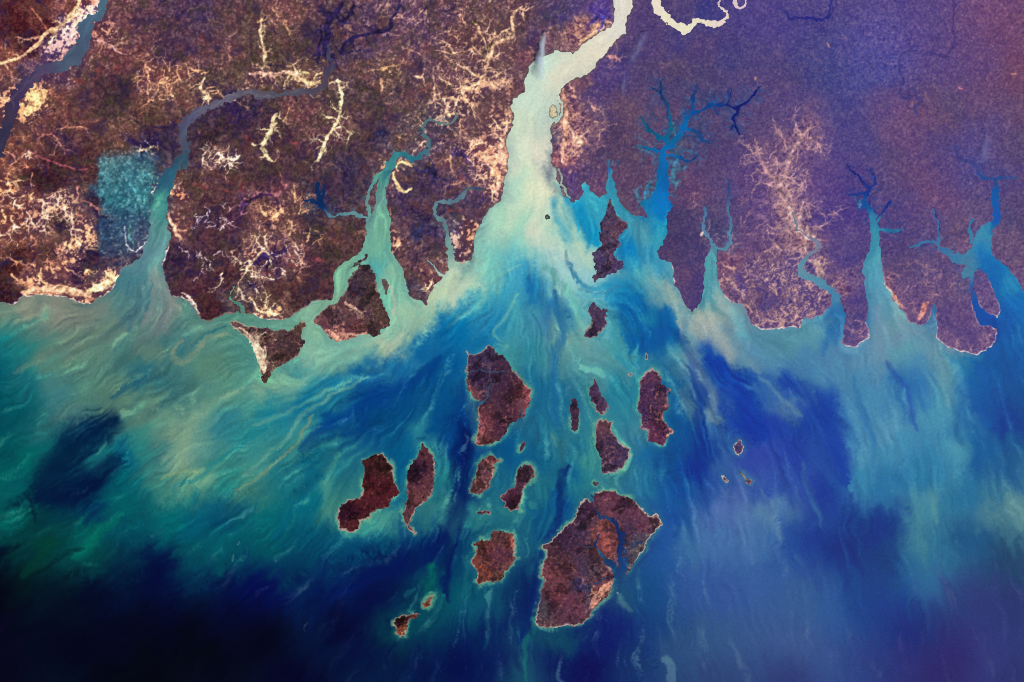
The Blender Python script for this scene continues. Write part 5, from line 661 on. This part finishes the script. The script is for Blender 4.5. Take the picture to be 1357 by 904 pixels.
# islands
GI = 'islands scattered off the river mouths'
INFO = {
'wedge': ('island', 'triangular island with a broad cream sand flat along its western edge', 'island', GI),
'delta': ('island', 'pink-shored island wedged between the two arms of the green delta river', 'island', GI),
'channelbar': ('islet', 'slim grey islet lying inside the eastern arm of the green delta river', 'islet', 'islets and sandbanks'),
'sandbar': ('sandbank', 'thin dark bar where the green delta river splits in two', 'sandbank', 'islets and sandbanks'),
'estuary': ('island', 'tall ragged purple island between the cream estuary and the bright blue river', 'island', GI),
'boot': ('island', 'small boot-shaped purple island just south of the tall ragged estuary island', 'island', GI),
'crown': ('island', 'large crown-topped forest island crossed by teal tidal creeks', 'island', GI),
'dotA': ('islet', 'tiny oval islet in the strait below the large crown-topped island', 'islet', 'islets and sandbanks'),
'finger': ('island', 'narrow finger-shaped upright island with even dark forest', 'island', GI),
'teardrop': ('island', 'teardrop island pointing north, right of the finger-shaped island', 'island', GI),
'club': ('island', 'club-shaped purple island with a reddish north end below the teardrop island', 'island', GI),
'dotB': ('islet', 'tiny sand-ringed islet just north of the largest island', 'islet', 'islets and sandbanks'),
'speckled': ('island', 'leaning oblong island speckled with bright cream and red clearings', 'island', GI),
'hourglass': ('island', 'hourglass-shaped dark maroon island pinched at its waist', 'island', GI),
'dotC': ('islet', 'tiny dark bar-shaped islet north of the heart-shaped island', 'islet', 'islets and sandbanks'),
'smoothred': ('island', 'smooth dark red island bending southwest to a rounded lobe, westernmost of the outer islands', 'island', GI),
'flame': ('island', 'flame-shaped island with a thin hooked southern tail', 'island', GI),
'heart': ('island', 'chunky heart-shaped reddish island west of the largest island', 'island', GI),
'southA': ('islet', 'small sandy islet with a pale northern spit, the smaller of the southern pair', 'islet', 'islets and sandbanks'),
'southB': ('island', 'blackish southernmost island with an orange sandy tip', 'island', GI),
'great': ('island', 'largest island, reddish brown, cut by a deep blue tidal channel from the south', 'island', GI),
'purple': ('island', 'even purple forested island with two notched bays on its eastern shore', 'island', GI),
'dotD': ('islet', 'tiny islet above the northern point of the even purple island', 'islet', 'islets and sandbanks'),
'dotE': ('islet', 'faint speck of an islet northwest of the even purple island', 'islet', 'islets and sandbanks'),
'ringed': ('islet', 'purple islet ringed by white surf in the deep blue eastern sea', 'islet', 'islets and sandbanks'),
'ringdot': ('islet', 'very small dark islet circled by a white sand ring, beside the pale pink sandbank', 'islet', 'islets and sandbanks'),
'streak': ('sandbank', 'pale pink and green slanting sandbank in the eastern sea', 'sandbank', 'islets and sandbanks'),
'lone': ('islet', 'dark round islet alone in the middle of the cream estuary', 'islet', 'islets and sandbanks'),
'riverislet': ('islet', 'cream-centred islet with a dark rim against the east bank of the cream river', 'islet', 'islets and sandbanks'),
}
FLATS = {'wedge': [('sand_flat', 343, 470, 11, 26)], 'great': [('sand_flat', 797, 785, 17, 15)], 'delta': [('sand_flat', 448, 444, 30, 9)], 'southB': [('sand_flat', 532, 841, 7, 5)]}
def pieces(m):                                      # connected patches of cells, corners included
    ys, xs = np.nonzero(m); left = set(zip(ys.tolist(), xs.tolist())); out = []
    while left:
        st = [left.pop()]; got = []
        while st:
            y, x = st.pop(); got.append((y, x))
            for dy in (-1, 0, 1):
                for dx in (-1, 0, 1):
                    q = (y + dy, x + dx)
                    if q in left: left.remove(q); st.append(q)
        o = np.zeros_like(m); g = np.array(got); o[g[:, 0], g[:, 1]] = True; out.append(o)
    return out
SURF = {'ringed': .9, 'ringdot': .95, 'great': .8, 'smoothred': .75, 'purple': .7, 'wedge': .7, 'club': .7, 'flame': .65, 'crown': .6, 'southA': .5, 'southB': .75, 'delta': .5, 'dotB': .7, 'estuary': .35, 'boot': .6, 'lone': 0, 'riverislet': 0, 'channelbar': .4, 'sandbar': .3}
full = np.zeros((NY, NX, 3), np.float32); bn = samp(NC, PX * 3.3, PY * 3.3)
for k, f in isl.items():
    name, label, cat, grp = INFO[k]
    sl, c = ISLCOL[k]
    full[sl] = c
    s = max(0, SURF.get(k, .6) - .10)
    if k == 'riverislet': full[sl] += (smooth(2.2, .6, f[sl]) * .8)[..., None] * (np.array([88, 96, 90], np.float32) - full[sl])
    if k == 'lone': full[sl] += (smooth(1.5, 3.5, f[sl]))[..., None] * (np.array([190, 190, 170], np.float32) - full[sl])
    ed = open_[sl] * smooth(2.1, .6, f[sl]) * smooth(.75 - s, 1.25 - s, .5 + .33 * bn[sl]) * min(1, s * 1.3)
    sandc = np.stack([218 + 12 * bn[sl], 206 + 10 * bn[sl], 186 + 6 * bn[sl]], -1)
    full[sl] += (.8 * ed)[..., None] * (sandc - full[sl])
    alb = full; alb[sl] = to_albedo(full[sl], sl)
    xs = [p[0] for p in ISL[k]]; ys = [p[1] for p in ISL[k]]; org = (float(wx_(sum(xs) / len(xs))), float(wy_(sum(ys) / len(ys))))
    z = rise(f)
    cells = cell_max(f) > -2.0
    b = cells & (open_[:-1, :-1] > .5) & (cell_max(f) < 2.1) & (.5 + .33 * bn[:-1, :-1] > 1.0 - s) if s else cells & False
    root = bpy.data.objects.new(name, None); COL.objects.link(root); root.location = (*org, 0); root.empty_display_size = .5; tag(root, label, cat, grp)
    parts = []
    for q, (pn, cx_, cy_, rx, ry) in enumerate(FLATS.get(k, [])):
        m = ((PX - cx_) / rx) ** 2 + ((PY - cy_) / ry) ** 2 + .25 * bn < 1
        m = m[:-1, :-1] & cells & ~b; parts.append((pn, m)); 
    rest = cells.copy(); 
    for pn, m in parts: rest &= ~m
    keep = np.zeros_like(b)
    for comp in pieces(b):
        if comp.sum() >= 5: parts.append(('beach', comp)); keep |= comp
    for pn, m in parts:
        if m.sum() > 2: grid_mesh(pn, m, z, alb, M_SAND, root, org)
    for comp in pieces(rest & ~keep):
        if comp.sum() > 2: grid_mesh('mud' if name == 'sandbank' else 'forest', comp, z, alb, M_LAND, root, org)
    if k in ISLCREEKS and k != 'purple':
        c = np.full((NY, NX), 8.0, np.float32)
        for pl in ISLCREEKS[k]: line_sdf(pl, c)
        tmp = cell_min(c) < 3.0; CREEK_CELLS.append(tmp & (sea_cells))
        for comp in pieces(tmp & sea_cells):
            if comp.sum() >= 8: grid_mesh('tidal_creek', comp, Z0, WATER_A, M_SEA, root, org)
            else: sea_cells_back |= comp
        sea_cells &= ~tmp
sea = grid_mesh('sea', sea_cells | sea_cells_back, Z0, WATER_A, M_SEA); tag(sea, kind='structure')

# the smoky air
def haze_mesh():
    st = 14; gx = np.arange(600, 2000 + st, st); gy = np.arange(-700, 1600 + st, st); gxx, gyy = np.meshgrid(gx, gy)
    top = haze_f(np.clip(gxx, -200, 1460), np.clip(gyy, -80, 980)) * HAZE_KM
    keep = cell_max(top) > .01
    nx = len(gx); ny = len(gy); bot = -1.0; n = nx * ny
    vs = [(wx_(x), wy_(y), .12 + float(t)) for x, y, t in zip(gxx.ravel(), gyy.ravel(), top.ravel())] + [(wx_(x), wy_(y), bot) for x, y in zip(gxx.ravel(), gyy.ravel())]
    fs = []; K = np.pad(keep, 1)
    for j in range(ny - 1):
        for i in range(nx - 1):
            if not keep[j, i]: continue
            a = j * nx + i; b = a + 1; c = a + nx + 1; d = a + nx
            fs.append((d, c, b, a)); fs.append((a + n, b + n, c + n, d + n))
            if not K[j, i + 1]: fs.append((a, b, b + n, a + n))
            if not K[j + 2, i + 1]: fs.append((c, d, d + n, c + n))
            if not K[j + 1, i]: fs.append((d, a, a + n, d + n))
            if not K[j + 1, i + 2]: fs.append((b, c, c + n, b + n))
    me = bpy.data.meshes.new('haze'); me.from_pydata(vs, [], fs)
    bm = bmesh.new(); bm.from_mesh(me); bmesh.ops.delete(bm, geom=[v for v in bm.verts if not v.link_faces], context='VERTS'); bmesh.ops.recalc_face_normals(bm, faces=bm.faces); bm.to_mesh(me); bm.free()
    o = bpy.data.objects.new('haze', me); COL.objects.link(o); tag(o, kind='stuff')
    m = bpy.data.materials.new('smoky_air'); m.use_nodes = True; nt = m.node_tree; nt.nodes.remove(nt.nodes['Principled BSDF'])
    v = nt.nodes.new('ShaderNodeVolumePrincipled'); v.inputs['Density'].default_value = HAZE_DENS; v.inputs['Color'].default_value = (*HAZE_COL, 1)
    nt.links.new(v.outputs[0], nt.nodes['Material Output'].inputs['Volume']); me.materials.append(m)
if HAZE_DENS > 0: haze_mesh()

# smoke from bush fires
def plume(pts, dens, col, label, seed):
    (xa, ya, wa), (xb, yb, wb) = pts; o0 = (wx_(xa), wy_(ya)); dx = wx_(xb) - o0[0]; dy = wy_(yb) - o0[1]; L = math.hypot(dx, dy)
    r = np.random.default_rng(seed); n = 20; N = 16; bm = bmesh.new(); rings = []; zc = .45
    for i in range(N + 1):
        t = i / N; rad = (wa + (wb - wa) * t) * KM / 2 * 2.1 * min(1, .3 + 6 * t, .25 + 5 * (1 - t)); x = t * L
        rings.append([bm.verts.new((x + .05 * r.standard_normal(), rad * math.cos(2 * math.pi * k / n) * (1 + .06 * r.standard_normal()), max(.05, zc + .5 * t + rad * .6 * math.sin(2 * math.pi * k / n)))) for k in range(n)])
    for a, b in zip(rings, rings[1:]):
        for k in range(n): bm.faces.new((a[k], a[(k + 1) % n], b[(k + 1) % n], b[k]))
    bm.faces.new(rings[0][::-1]); bm.faces.new(rings[-1]); bmesh.ops.recalc_face_normals(bm, faces=bm.faces)
    me = bpy.data.meshes.new('smoke_plume'); bm.to_mesh(me); bm.free()
    m = bpy.data.materials.new('smoke'); m.use_nodes = True; nt = m.node_tree; nt.nodes.remove(nt.nodes['Principled BSDF'])
    v = nt.nodes.new('ShaderNodeVolumePrincipled'); v.inputs['Color'].default_value = (*col, 1)
    tc = nt.nodes.new('ShaderNodeTexCoord'); no = nt.nodes.new('ShaderNodeTexNoise'); no.inputs['Scale'].default_value = .5; no.inputs['Detail'].default_value = 4
    sx_ = nt.nodes.new('ShaderNodeSeparateXYZ'); nt.links.new(tc.outputs['Object'], sx_.inputs[0]); nt.links.new(tc.outputs['Object'], no.inputs['Vector'])
    def mth(op, a, b=None):
        q = nt.nodes.new('ShaderNodeMath'); q.operation = op
        for i, s in enumerate((a, b)):
            if s is None: continue
            if isinstance(s, (int, float)): q.inputs[i].default_value = s
            else: nt.links.new(s, q.inputs[i])
        return q.outputs[0]
    wid = mth('MULTIPLY_ADD', sx_.outputs[0], (wb - wa) * KM / 2 / L); wid.node.inputs[2].default_value = wa * KM / 2
    lat = mth('DIVIDE', mth('ABSOLUTE', mth('ADD', sx_.outputs[1], mth('MULTIPLY', mth('SUBTRACT', no.outputs['Fac'], .5), 1.6))), wid)
    soft = mth('POWER', mth('MAXIMUM', mth('SUBTRACT', 1.0, mth('MULTIPLY', lat, .8)), 0.0), 1.6)
    tt = mth('DIVIDE', sx_.outputs[0], L); along = mth('MULTIPLY', mth('MINIMUM', mth('MULTIPLY', tt, 9.0), 1.0), mth('MAXIMUM', mth('POWER', mth('MAXIMUM', mth('SUBTRACT', 1.0, tt), 0.0), .75), 0.0))
    nz = mth('MAXIMUM', mth('MULTIPLY', mth('SUBTRACT', no.outputs['Fac'], .32), 3.6), 0.0)
    nt.links.new(mth('MULTIPLY', mth('MULTIPLY', soft, along), mth('MULTIPLY', nz, dens)), v.inputs['Density'])
    nt.links.new(v.outputs[0], nt.nodes['Material Output'].inputs['Volume']); me.materials.append(m)
    o = bpy.data.objects.new('smoke_plume', me); o.location = (*o0, 0); o.rotation_euler.z = math.atan2(dy, dx); COL.objects.link(o)
    tag(o, label, 'smoke', 'smoke plumes of bush fires')
plume([(722, 41, 3.5), (713, 110, 20)], 3.0, (.88, .94, 1), 'bright white smoke plume blowing south onto the cream river bend', 1)
plume([(858, 41, 7), (834, 88, 18)], .45, (.66, .68, 1), 'faint bluish smoke plume on the dark land just east of the cream river', 2)
plume([(828, 97, 4), (826, 130, 10)], .45, (.66, .7, 1), 'thin pale smoke wisp inland of the cream river, south of the faint bluish plume', 3)
plume([(1309, 180, 5), (1300, 218, 18)], .5, (.7, .7, 1), 'hazy lilac smoke plume near the right edge, above the blue eastern river', 4)

# ------------------------------------------------------------------ light and camera
SUN_EL, SUN_AZ = math.radians(54), math.radians(118)
w = bpy.data.worlds.new('World'); sc.world = w; w.use_nodes = True; nt = w.node_tree
sky = nt.nodes.new('ShaderNodeTexSky'); sky.sky_type = 'NISHITA'; sky.sun_disc = False; sky.sun_elevation = SUN_EL; sky.sun_rotation = SUN_AZ; sky.altitude = 0
nt.links.new(sky.outputs[0], nt.nodes['Background'].inputs[0]); nt.nodes['Background'].inputs[1].default_value = .05
ld = bpy.data.lights.new('sun', 'SUN'); ld.energy = 3.55; ld.angle = math.radians(.53); ld.color = (1, .97, .93)
lo = bpy.data.objects.new('sun', ld); COL.objects.link(lo)
sd = Vector((math.sin(SUN_AZ) * math.cos(SUN_EL), math.cos(SUN_AZ) * math.cos(SUN_EL), math.sin(SUN_EL)))
lo.rotation_euler = sd.to_track_quat('Z', 'Y').to_euler(); lo.location = (0, 0, 60)
cd = bpy.data.cameras.new('camera'); cam = bpy.data.objects.new('camera', cd); COL.objects.link(cam)
H = 420.0; cam.location = (0, 0, H); cd.sensor_width = 36; cd.lens = 36 * H / (1357 * KM); cd.clip_start = 1; cd.clip_end = 6000
sc.camera = cam
sc.view_settings.view_transform = 'Standard'; sc.view_settings.look = 'None'; sc.view_settings.exposure = 0; sc.view_settings.gamma = 1
sc.render.filter_size = 1.0; sc.render.engine = 'CYCLES'; cy_ = sc.cycles; cy_.pixel_filter_type = 'BLACKMAN_HARRIS'; cy_.filter_width = 1.0; cy_.use_denoising = DENOISE; cy_.max_bounces = 10; cy_.volume_bounces = 8; cy_.diffuse_bounces = 2
try: cy_.denoising_input_passes = 'RGB_ALBEDO_NORMAL'; cy_.denoising_prefilter = 'ACCURATE'
except Exception: pass
